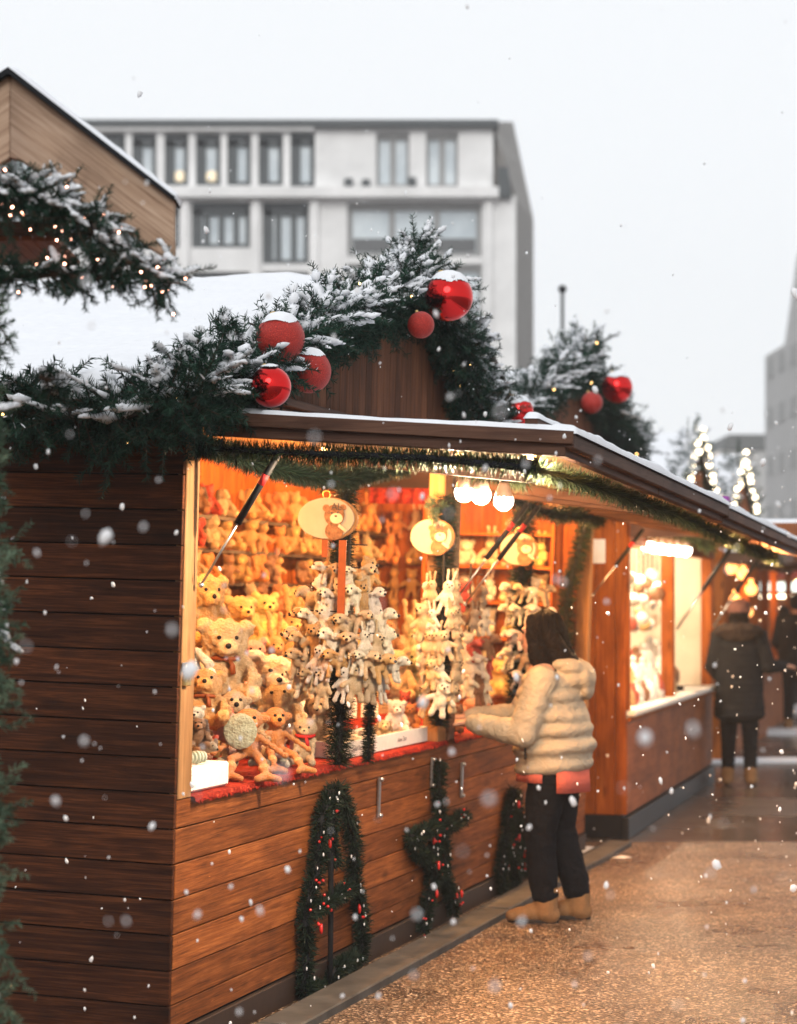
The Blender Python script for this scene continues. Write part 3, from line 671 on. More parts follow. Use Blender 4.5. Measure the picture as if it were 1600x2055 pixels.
wall_wreath('star shaped dark wreath with red berries on the front boards below the middle post',
    [[(884,1530),(880,1600),(884,1650),(905,1660),(925,1640),(935,1640)], [(878,1660),(850,1670),(825,1680),(840,1715),(868,1735),(872,1765)],
     [(872,1750),(862,1800),(852,1840),(848,1870)], [(884,1650),(892,1700),(890,1750),(905,1800),(912,1830)], [(868,1690),(872,1740),(888,1760)]], 3)
wall_wreath('narrow dark wreath with two drooping loops on the front boards behind the woman',
    [[(1032,1585),(1020,1640),(1015,1700),(1005,1750),(1012,1790),(1025,1800)], [(1034,1590),(1042,1640),(1050,1690),(1062,1720),(1060,1745),(1040,1740)],
     [(1015,1700),(1030,1720),(1035,1760),(1030,1795)], [(1028,1620),(1034,1680),(1036,1720)]], 3)

# ------------------------------------------------------------------ lit bulbs
def bulb(c, lab, group, r_=.033, mat='bulb', power=6, warm=(1,.62,.28), M=M1):
    root = empty('light_bulb', M @ Matrix.Translation(c), lab, 'light bulb', group); s = r_/.033
    mb = MB(); mb.ico((0,0,0), r_, 3); mb.build('globe', M_[mat], root)
    mb = MB(); mb.tube([(0,0,.006*s),(0,0,.03*s),(0,0,.055*s),(0,0,.062*s)], [.0325*s,.026*s,.017*s,.014*s], 14); mb.build('housing', M_['socket'], root)
    mb = MB(); mb.tube([(0,0,.06*s),(0,0,.085*s)], .015*s, 10); mb.tube([(0,0,.08*s),(0,0,.16*s)], .004, 6); mb.build('socket', M_['black'], root)
    if power:
        l = bpy.data.lights.new('bulb_light', 'POINT'); l.energy = power; l.color = warm; l.shadow_soft_size = r_*1.05
        lo = bpy.data.objects.new('bulb_light', l); C.objects.link(lo); lo.parent = root; lo.location = (0, 0, -r_*.2)
        l.cycles.max_bounces = 6
        # the globe would block the lamp inside it: the lamp sits just under the globe
        lo.location = (0, 0, -r_*2.15)
    return root
GB = 'lit bulbs under the near shutter'
for px, py, lab in ((932,988,'left one of the three lit bulbs under the shutter'),(966,993,'middle one of the three lit bulbs under the shutter'),(1011,1005,'right one of the three lit bulbs, in front of the others')):
    bulb(on(M1, 1, 2.45+(.0 if px < 1000 else -.1), px, py), lab, GB, .046, power=30, warm=(1,.70,.42))
WARM = (1, .50, .17)
for i, y in enumerate((.7, 1.5, 2.4, 3.0)):
    bulb((-.75 if y < 2 else -.3, y, 2.385), f'{["nearest","second nearest","second farthest","farthest"][i]} bulb behind the swagged tinsel in the near half of the stall', 'bulbs inside the near half of the stall', .025, 'bulb_warm', 95, (1,.43,.12))
for i, y in enumerate((4.2, 5.1, 6.2)):
    bulb((-.16, y, 2.385), f'{["nearest","middle","farthest"][i]} bulb behind the tinsel in the far half of the stall', 'bulbs inside the far half of the stall', .025, 'bulb_warm', 150, (1,.47,.15))
for i, y in enumerate((4.6, 6.3)):
    bulb((1.22, y, 2.04 if y > 5 else 2.08), f'{["nearer","farther"][i]} of two small bulbs under the farther shutter', 'bulbs under the farther shutter', .022, 'bulb_warm', 34, (1,.58,.25))
for i, x in enumerate((.98, 1.24)):  # unseen bulbs added to light the hanging toys from the front
    bulb((x, .14, 2.215), f'{["left","right"][i]} one of two added fill bulbs hidden behind the tinsel at the near shutter edge', 'added fill bulbs in the near shutter tinsel', .016, 'bulb_warm', 150, (1,.76,.52))
bulb((1.2, 6.95, 2.03), 'small bulb at the far end of the farther shutter, before the orange wall', None, .02, 'bulb_warm', 95, (1,.55,.22))
mb = MB(); a = on(M1,1,2.3,872,928); mb.tube([(0,0,.05),(0,0,0),(0,0,-.02)], [.02,.022,.018], 12)
tag(mb.build('pipe_end', M_['black'], None, M1 @ Matrix.Translation(a)), 'short black pipe end hanging under the shutter beside the green cable', 'pipe end')
mb = MB(); mb.tube([on(M1,1,2.3,790,944)-a, on(M1,1,2.3,830,942)-a, on(M1,1,2.3,868,925)-a], .006, 8)
tag(mb.build('cable', plain('green_cable',(.01,.09,.06),.5), None, M1 @ Matrix.Translation(a)), 'green cable running from the tinsel to the black pipe end', 'cable')
# oval signs with a toy bear picture
def sign(px, py, y, rx, rz, lab, letters=True):
    c = on(M1, 1, y, px, py); root = empty('oval_sign', M1 @ Matrix.Translation(c) @ Matrix.Rotation(R(-8), 4, 'Z'), lab, 'sign', 'oval signs with a bear picture')
    def disc(mb, cx, cz, ax, az, y0, y1, n=48): mb.prism([(cx+ax*math.cos(2*math.pi*k/n), cz+az*math.sin(2*math.pi*k/n)) for k in range(n)], y0, y1)
    mb = MB(); disc(mb, .008, -.002, rx, rz, .002, .016); mb.build('rim', M_['wood_pale'], root, bevel=.002)
    mb = MB(); disc(mb, 0, 0, rx*.965, rz*.95, -.006, .0015); mb.build('board', M_['sign'], root, bevel=.001)
    mb = MB(); s = rz*1.12
    disc(mb, .42*s, -.52*s, .42*s, .38*s, -.0085, -.0062); disc(mb, .42*s, .12*s, .46*s, .44*s, -.0105, -.0086); disc(mb, .02*s, .42*s, .16*s, .15*s, -.0084, -.0063)
    disc(mb, .8*s, .45*s, .14*s, .13*s, -.0084, -.0063); mb.build('bear_picture', M_['bear'], root)
    mb = MB(); disc(mb, .52*s, .0*s, .29*s, .22*s, -.0125, -.0106); mb.prism([(.66*s,-.22*s),(1.02*s,-.48*s),(.96*s,-.58*s),(.6*s,-.34*s)], -.0125, -.0107); mb.build('muzzle_picture', M_['bear_light'], root)
    mb = MB(); disc(mb, .30*s, .22*s, .045*s, .045*s, -.0125, -.0107, 12); disc(mb, .58*s, .24*s, .045*s, .045*s, -.0127, -.0107, 12); disc(mb, .50*s, .09*s, .06*s, .045*s, -.0142, -.0126, 12); mb.build('eyes_and_nose', M_['ink'], root)
    cu = bpy.data.curves.new('lettering', 'FONT'); cu.body = 'AL'; cu.size = .42*s; cu.extrude = .0006; cu.align_x = 'CENTER'
    t = bpy.data.objects.new('lettering', cu); C.objects.link(t)
    dg = bpy.context.evaluated_depsgraph_get(); me = bpy.data.meshes.new_from_object(t.evaluated_get(dg)); bpy.data.objects.remove(t)
    me.materials.clear(); me.materials.append(M_['ink'])
    link('lettering', me, root, Matrix.Translation((.52*s,-.0135,.34*s)) @ Matrix.Rotation(R(90), 4, 'X'))
    mb = MB(); mb.tube([(.0+.018*math.cos(a), -.004, rz+.008+.018*math.sin(a)) for a in [2*math.pi*k/14 for k in range(15)]], .0025, 6, cap=False); mb.build('hanging_ring', M_['brass'], root)
    return root
M_['sign'] = plain('sign_board', (.29,.27,.22), .85, var=.08, nscale=9); M_['bear'] = plain('printed_bear', (.2,.10,.05), .8, var=.35, nscale=60); M_['bear_light'] = plain('printed_muzzle', (.5,.42,.3), .8)
sign(655,1040,1.72,.142,.094,'largest and nearest oval sign with the bear picture, over the nearest rack of small toys')
sign(866,1077,3.28,.118,.093,'middle oval sign with the bear picture, left of the middle post')
sign(1040,1102,4.70,.112,.094,'farthest oval sign with the bear picture, above the woman in the jacket')
# ------------------------------------------------------------------ soft shapes: balls fused into one continuous skin
def chain(a, b, ra, rb, n=5, tint=None):
    a = Vector(a); b = Vector(b); return [(a.lerp(b, i/(n-1)), ra+(rb-ra)*i/(n-1), tint) for i in range(n)]
def soft_mesh(name, balls, voxel, smooth=3, fluff=0.0, ffreq=9, mat=None, tints=True, seed=0):
    V = []; F = []; o = 0; iv, if_ = ico_arrays(3)
    cs = []; rs = []; ts = []
    for b in balls:
        c, r_, t = b[0], b[1], (b[2] if len(b) > 2 and b[2] is not None else (1, 1, 1)); rot = b[3] if len(b) > 3 else None
        if not hasattr(r_, '__len__'): r_ = (r_,)*3
        v = iv*np.array(r_)
        if rot is not None: v = v @ np.array(rot.to_3x3()).T
        V.append(v+np.array(c)); F.append(if_+o); o += len(iv); cs.append(c[:] if hasattr(c, '__getitem__') else c); rs.append(max(r_)*.5+min(r_)*.5); ts.append(t)
    tmp = np_mesh('tmp', np.concatenate(V), np.concatenate(F)); ob = bpy.data.objects.new('tmp', tmp); C.objects.link(ob)
    m = ob.modifiers.new('r', 'REMESH'); m.mode = 'VOXEL'; m.voxel_size = voxel
    if smooth: s = ob.modifiers.new('s', 'SMOOTH'); s.factor = .5; s.iterations = smooth
    dg = bpy.context.evaluated_depsgraph_get(); me = bpy.data.meshes.new_from_object(ob.evaluated_get(dg))
    bpy.data.objects.remove(ob); bpy.data.meshes.remove(tmp); me.name = name
    n = len(me.vertices); co = np.empty(n*3, np.float32); me.vertices.foreach_get('co', co); co = co.reshape(-1, 3)
    if fluff:
        no = np.empty(n*3, np.float32); me.vertices.foreach_get('normal', no); no = no.reshape(-1, 3)
        d = np.array([noise.noise(Vector(c.tolist())*ffreq+Vector((seed,0,0)))+.6*noise.noise(Vector(c.tolist())*ffreq*2.6) for c in co])
        co = co+no*(d*fluff)[:, None]+no*(RNG.random(n)-.5)[:, None]*fluff*.35; me.vertices.foreach_set('co', co.astype(np.float32).ravel())
    if tints:
        cs = np.array([list(c) for c in cs]); rs = np.array(rs); ts = np.array(ts); near = np.argmin(np.linalg.norm(co[:, None]-cs[None], axis=2)/rs[None], axis=1)
        col = np.c_[ts[near], np.ones(n)].astype(np.float32); a = me.attributes.new('tint', 'FLOAT_COLOR', 'POINT'); a.data.foreach_set('color', col.ravel())
    me.polygons.foreach_set('use_smooth', np.ones(len(me.polygons), dtype=bool)); me.materials.clear()
    if mat: me.materials.append(mat)
    me.update(); return me
LT = (1.5, 1.5, 1.45); DKT = (.35, .3, .3)
def arms_sit(t=None): return chain((-.22,-.05,.5),(-.33,-.26,.27),.085,.09,4,t)+chain((.22,-.05,.5),(.33,-.26,.27),.085,.09,4,t)
def legs_sit(t=LT): return chain((-.15,-.08,.12),(-.27,-.40,.1),.11,.105,4)+[((-.28,-.45,.13),.10,t)]+chain((.15,-.08,.12),(.27,-.40,.1),.11,.105,4)+[((.28,-.45,.13),.10,t)]
KIND = {}
def kind(name, balls, eyes=None, nose=None, voxel=.024, fluff=.020, ffreq=10, eye_r=.026, nose_r=.036):
    KIND[name] = (soft_mesh(name, balls, voxel, 2, fluff, ffreq, M_['plush']), eyes, nose, eye_r, nose_r)
BODY = [((0,0,.30), (.25,.21,.29))]
kind('teddy_bear', BODY+[((0,-.02,.74), (.235,.215,.21)), ((0,-.2,.69), (.11,.10,.085), LT), ((-.19,0,.93), .085), ((.19,0,.93), .085), ((0,-.12,.32), (.16,.13,.18), LT)]+arms_sit()+legs_sit(), ((-.085,-.225,.79),(.085,-.225,.79)), (0,-.3,.715))
kind('curly_bear', BODY+[((0,-.02,.72), (.27,.25,.25)), ((0,-.24,.66), (.13,.12,.10), LT), ((-.24,0,.88), .10), ((.24,0,.88), .10)]+arms_sit()+legs_sit(), ((-.1,-.26,.78),(.1,-.26,.78)), (0,-.36,.69), .03, .035, 13)
kind('plush_rabbit', [((0,0,.28), (.21,.19,.28)), ((0,-.02,.70), (.19,.19,.19)), ((0,-.18,.66), (.09,.07,.07), LT)]+chain((-.08,0,.85),(-.14,.02,1.3),.05,.06,6)+chain((.08,0,.85),(.13,.03,1.28),.05,.06,6)+arms_sit()+legs_sit(), ((-.08,-.19,.74),(.08,-.19,.74)), (0,-.25,.68), eye_r=.022, nose_r=.022)
kind('floppy_dog', BODY+[((0,-.03,.72), (.22,.21,.19)), ((0,-.24,.66), (.12,.14,.10), LT)]+chain((-.2,0,.82),(-.27,-.05,.52),.07,.09,5,DKT)+chain((.2,0,.82),(.27,-.05,.52),.07,.09,5,DKT)+arms_sit()+legs_sit(), ((-.085,-.21,.78),(.085,-.21,.78)), (0,-.38,.69))
kind('plush_cat', [((0,0,.26), (.18,.16,.26)), ((0,-.02,.68), (.235,.19,.19)), ((0,-.17,.62), (.12,.06,.07), LT), ((-.17,0,.86), (.06,.05,.09)), ((.17,0,.86), (.06,.05,.09))]+chain((-.17,-.05,.45),(-.18,-.24,.14),.06,.055,4)+chain((.17,-.05,.45),(.18,-.24,.14),.06,.055,4)+chain((-.1,-.08,.1),(-.2,-.58,.07),.075,.08,6)+chain((.1,-.08,.1),(.22,-.56,.07),.075,.08,6), ((-.09,-.195,.70),(.09,-.195,.70)), (0,-.235,.64), .026, .006, eye_r=.022, nose_r=.018)
kind('lying_dog', [((0,.1,.20), (.22,.42,.2)), ((0,-.38,.33), (.2,.2,.18)), ((0,-.56,.28), (.11,.12,.09), LT)]+chain((-.17,-.38,.42),(-.24,-.4,.2),.06,.08,4,DKT)+chain((.17,-.38,.42),(.24,-.4,.2),.06,.08,4,DKT)+chain((-.15,-.2,.1),(-.2,-.55,.07),.08,.08,4)+chain((.15,-.2,.1),(.2,-.55,.07),.08,.08,4)+chain((-.18,.35,.1),(-.32,.15,.08),.09,.08,4)+chain((.18,.35,.1),(.32,.15,.08),.09,.08,4)+chain((0,.48,.22),(.1,.68,.2),.05,.04,4), ((-.08,-.55,.4),(.08,-.55,.4)), (0,-.67,.31))
kind('hanging_bear', [((0,0,.36), (.19,.15,.22)), ((0,-.02,.72), (.19,.18,.17)), ((0,-.17,.68), (.08,.07,.06), LT), ((-.15,0,.87), .065), ((.15,0,.87), .065)]+chain((-.15,0,.48),(-.34,-.06,.36),.07,.075,4)+chain((.15,0,.48),(.34,-.06,.36),.07,.075,4)+chain((-.1,0,.2),(-.15,-.05,0),.085,.09,4)+chain((.1,0,.2),(.15,-.05,0),.085,.09,4), ((-.07,-.175,.76),(.07,-.175,.76)), (0,-.24,.7), .035, .012)
kind('hanging_lamb', [((0,.05,.45), (.2,.3,.19)), ((0,-.32,.62), (.14,.16,.14)), ((0,-.46,.56), (.08,.09,.07), LT)]+chain((-.12,-.32,.68),(-.24,-.3,.58),.05,.05,3)+chain((.12,-.32,.68),(.24,-.3,.58),.05,.05,3)+chain((-.12,-.12,.35),(-.15,-.2,.08),.075,.07,4)+chain((.12,-.12,.35),(.15,-.2,.08),.075,.07,4)+chain((-.12,.2,.35),(-.15,.28,.08),.075,.07,4)+chain((.12,.2,.35),(.15,.28,.08),.075,.07,4), ((-.07,-.46,.64),(.07,-.46,.64)), (0,-.55,.57), .035, .022, 12)
kind('hanging_rabbit', [((0,0,.34), (.15,.13,.2)), ((0,-.02,.66), (.16,.15,.15))]+chain((-.06,0,.78),(-.1,0,1.08),.045,.05,4)+chain((.06,0,.78),(.1,0,1.08),.045,.05,4)+chain((-.1,-.02,.48),(-.22,-.08,.24),.055,.055,4)+chain((.1,-.02,.48),(.22,-.08,.24),.055,.055,4)+chain((-.08,0,.2),(-.12,-.06,-.08),.065,.07,4)+chain((.08,0,.2),(.12,-.06,-.08),.065,.07,4), ((-.06,-.165,.7),(.06,-.165,.7)), (0,-.18,.64), .035, .01, nose_r=.025)
kind('round_chick', [((0,0,.32), (.36,.25,.3)), ((-.27,-.17,.36), .12, (1.4,.42,.16)), ((.27,-.17,.36), .12, (1.4,.42,.16)), ((0,0,.64), (.06,.05,.09), (1.2,.35,.15)), ((-.2,-.2,.06), (.09,.11,.06), (1.2,.25,.12)), ((.2,-.2,.06), (.09,.11,.06), (1.2,.25,.12))], ((-.1,-.235,.42),(.1,-.235,.42)), (0,-.26,.34), .026, .004)
kind('plush_mouse', [((0,.05,.2), (.2,.36,.2)), ((0,-.3,.2), (.14,.2,.13)), ((0,-.5,.15), (.06,.08,.06)), ((-.13,-.22,.36), (.09,.03,.1), (.7,.5,.5)), ((.13,-.22,.36), (.09,.03,.1), (.7,.5,.5))]+chain((0,.4,.08),(.25,.75,.04),.03,.015,8,LT), ((-.08,-.42,.25),(.08,-.42,.25)), (0,-.58,.16), .025, .008)
kind('long_limbed_monkey', [((0,.2,.45), (.16,.14,.22)), ((0,.15,.8), (.17,.16,.16)), ((-.2,.15,.82), .06), ((.2,.15,.82), .06), ((0,0,.76), (.11,.08,.1), LT)]+chain((-.1,.1,.3),(-.2,-.35,.28),.07,.065,6)+chain((-.2,-.35,.28),(-.22,-.62,.1),.065,.06,4)+chain((.1,.1,.3),(.16,-.4,.25),.07,.065,6)+chain((.16,-.4,.25),(.2,-.66,.1),.065,.06,4)
     +[((-.21,-.5,.2), (.075,.05,.075), (1.3,1.9,3)), ((.18,-.52,.18), (.075,.05,.075), (1.3,1.9,3))]+chain((-.22,-.64,.08),(-.34,-.8,.06),.07,.05,4)+chain((-.22,-.64,.08),(-.1,-.82,.06),.07,.05,4)+chain((.2,-.68,.08),(.1,-.84,.06),.07,.05,4)+chain((.2,-.68,.08),(.34,-.82,.06),.07,.05,4)+chain((-.14,.1,.55),(-.42,-.2,.35),.055,.05,5)+chain((.14,.1,.55),(.44,-.16,.33),.055,.05,5), ((-.06,-.03,.84),(.06,-.03,.84)), (0,-.08,.78), .024, .004)
kind('plush_elephant', BODY+[((0,-.02,.72), (.22,.2,.2)), ((-.28,.02,.74), (.14,.05,.17)), ((.28,.02,.74), (.14,.05,.17))]+chain((0,-.2,.7),(0,-.42,.42),.08,.05,6)+arms_sit()+legs_sit(), ((-.09,-.2,.78),(.09,-.2,.78)), None)
SCARF = []
for cm in ('red_label','white_box','leather'):
    mb_ = MB(); mb_.tube([(.17*math.cos(a), .15*math.sin(a), .02*math.sin(a)) for a in [2*math.pi*k_/16 for k_ in range(17)]], .04, 7, cap=False, squash=.8); mb_.tube([(.03,-.16,-.02),(.07,-.2,-.1),(.08,-.2,-.2)], [.035,.045,.05], 6, squash=.5)
    ob_ = mb_.build('scarf', M_[cm]); SCARF.append(ob_.data); bpy.data.objects.remove(ob_)
ORD = ['first','second','third','fourth','fifth','sixth','seventh','eighth','ninth','tenth','eleventh','twelfth','thirteenth','fourteenth','fifteenth','sixteenth','seventeenth','eighteenth','nineteenth','twentieth','twenty-first','twenty-second','twenty-third','twenty-fourth','twenty-fifth','twenty-sixth']
EYE = {}
def eye_mesh(r_):
    if r_ not in EYE: V, F = ico_arrays(2); EYE[r_] = np_mesh('eye', V*r_, F, True, M_['black'])
    return EYE[r_]
COL = dict(cream=(.74,.56,.36), white=(.93,.89,.82), golden=(.66,.38,.13), brown=(.30,.14,.055), orange=(.78,.30,.07), beige=(.60,.45,.29), grey=(.38,.34,.30), pink=(.75,.42,.36), red=(.6,.05,.03), dark=(.09,.055,.04), green=(.32,.36,.2), mint=(.5,.55,.42), yellow=(.75,.55,.2))
NM = dict(teddy_bear='teddy bear', curly_bear='curly haired bear', plush_rabbit='rabbit with upright ears', floppy_dog='floppy eared dog', plush_cat='cat', lying_dog='lying dog', hanging_bear='little bear', hanging_lamb='little lamb', hanging_rabbit='little rabbit', round_chick='round chick with orange cheeks', plush_mouse='mouse', long_limbed_monkey='long limbed monkey', plush_elephant='elephant')
def toy(k, M, s, col, label, group, face=True, squash=1.0, name=None):
    me, eyes, nose, er, nr = KIND[k]
    o = bpy.data.objects.new(name or k, me); C.objects.link(o)
    o.matrix_local = M @ Matrix.Diagonal((s*random.uniform(.88,1.12), s, s*squash*random.uniform(.92,1.08), 1)); c = COL[col]; j = random.uniform(.86, 1.1); o.color = (c[0]*j, c[1]*j*random.uniform(.94,1.04), c[2]*j*random.uniform(.88,1.06), 1)
    tag(o, label, 'plush toy', group)
    if face:
        for e in eyes or (): x = link('eye', eye_mesh(er), o, Matrix.Translation(e))
        if nose is not None: link('nose', eye_mesh(nr), o, Matrix.Translation(nose))
        if k in ('teddy_bear','curly_bear','floppy_dog','plush_cat') and s > .15 and random.random() < .45:
            link('scarf', SCARF[random.choice((0, 0, 1, 2))], o, Matrix.Translation((0,-.03,.54)))
    return o
def spot(px, py, x): return on(M1, 0, x, px, py)
def put(k, px, py, hpx, x, yaw, col, label, tiltx=0, tilty=0, group=None, face=True):
    """toy whose base shows at photo point (px,py) on the plane x of the stall, hpx pixels tall"""
    p = spot(px, py, x); D = (M1 @ p).y; s = hpx/FPX*D
    return toy(k, M1 @ Matrix.Translation(p) @ Matrix.Rotation(R(yaw), 4, 'Z') @ Matrix.Rotation(R(tiltx), 4, 'X') @ Matrix.Rotation(R(tilty), 4, 'Y'), s, col, label, group, face)
# stepped display and shelves inside the stall
mb = MB(); mb.box(-1.15,-.95,.05,L1-.5,SILL-.3,SILL+.12); mb.box(-1.4,-1.15,.05,L1-.5,SILL-.3,SILL+.28); mb.box(-1.6,-1.4,.05,L1-.5,SILL-.3,SILL+.40)
tag(mb.build('display_steps', M_['wood_side2'], None, M1), 'stepped wooden display rising behind the counter, mostly hidden under plush toys', 'display')
for i, z in enumerate((1.56, 1.74, 1.92, 2.10)):
    mb = MB(); mb.box(-1.61,-1.40,.05,L1-.05,z-.02,z)
    tag(mb.build('wall_shelf', M_['wood_dark'], None, M1), ['lowest','second lowest','second highest','topmost'][i]+' of the four long shelves on the back wall of the toy stall', 'shelf', 'back wall shelves')
sh = empty('shelf_unit', M1 @ Matrix.Translation((-.2, L1-.03, 0)), 'shelf unit full of white toys against the end wall, left of the woman\'s head', 'shelf unit')
mb = MB()
for z in (1.18,1.42,1.66,1.90,2.12): mb = MB(); mb.box(-.884,-.021,-.26,0,z-.02,z); mb.build('shelf', M_['wood_side2'], sh)
for x0, x1 in ((-.02,.0),(-.91,-.885)): mb = MB(); mb.box(x0,x1,-.27,0,.5,2.28); mb.build('side_panel', M_['wood_side2'], sh, bevel=.003)
mb = MB(); a = on(M1,1,5.6,742,1010); b = on(M1,1,5.6,864,980); n = 24; vs = []
for i in range(n+1):
    x = a.x+(b.x-a.x)*i/n; dy = .012*math.sin(i*1.3); vs += [(x, 5.6+dy, a.z), (x, 5.6+dy*.3, b.z), (x, 5.61+dy*.3, b.z), (x, 5.61+dy, a.z)]
mb.add(vs, [(4*i+k, 4*i+(k+1)%4, 4*i+4+(k+1)%4, 4*i+4+k) for i in range(n) for k in range(4)], None, True)
tag(mb.build('red_curtain', M_['cloth'], None, M1), 'narrow red curtain strip high at the back, right of the large oval sign', 'curtain')
# toys on the back wall shelves
ks = ['teddy_bear','plush_rabbit','floppy_dog','teddy_bear','curly_bear','plush_elephant','hanging_bear']
cw = ['golden','golden','orange','brown','golden','golden','beige','orange','yellow','golden','cream','brown','orange','red','beige']
rows = ((1.36,'on the back step'),(1.561,'on the lowest wall shelf'),(1.741,'on the second wall shelf'),(1.921,'on the third wall shelf'),(2.101,'on the top wall shelf'))
for r_, (z, where) in enumerate(rows):
    y = .5+.13*r_; i = 0
    while y < 6.7 and i < 26:
        k = random.choice(ks); c = random.choice(cw); s = random.uniform(.165, .2)*(1.0 if r_ else 1.15)
        toy(k, M1 @ Matrix.Translation((-1.42+random.uniform(-.04,.05), y, z)) @ Matrix.Rotation(R(random.uniform(15, 75)), 4, 'Z') @ Matrix.Rotation(R(random.uniform(-8,8)),4,'Y'),
            s, c, f'{c} plush {NM[k]}, {ORD[i]} from left {where}', 'toys on the back wall shelves', face=y < 3)
        y += random.uniform(.22, .27); i += 1
for r_, z in enumerate((1.05,1.26,1.47,1.68,1.89,2.08)):
    for i in range(3):
        c = random.choice(['golden','orange','golden','brown','cream','golden','red']); k = random.choice(['hanging_bear','hanging_rabbit','plush_rabbit','teddy_bear'])
        toy(k, M1 @ Matrix.Translation((-1.52+i*.16+random.uniform(-.03,.03), L1-.13, z)) @ Matrix.Rotation(R(random.uniform(-25, 25)), 4, 'Z'), random.uniform(.18,.24), c,
            f'{c} plush {NM[k]}, {ORD[i]} from left in the {["lowest","second","third","fourth","fifth","highest"][r_]} row, end wall', 'toys hung on the end wall', face=False)
# toys on the end wall shelf unit
for r_, z in enumerate((1.18,1.42,1.66,1.90)):
    for i in range(5):
        c = random.choice(['white','cream','white','yellow','cream','beige']); k = random.choice(['teddy_bear','lying_dog','plush_rabbit','curly_bear','floppy_dog'])
        toy(k, M1 @ Matrix.Translation((-1.02+i*.175, L1-.15, z)) @ Matrix.Rotation(R(random.uniform(-25, 25)), 4, 'Z'), random.uniform(.175,.2), c,
            f'{c} plush {NM[k]}, {ORD[i]} from left on the {["lowest","second","third","highest"][r_]} shelf unit board', 'toys in the shelf unit', face=False)
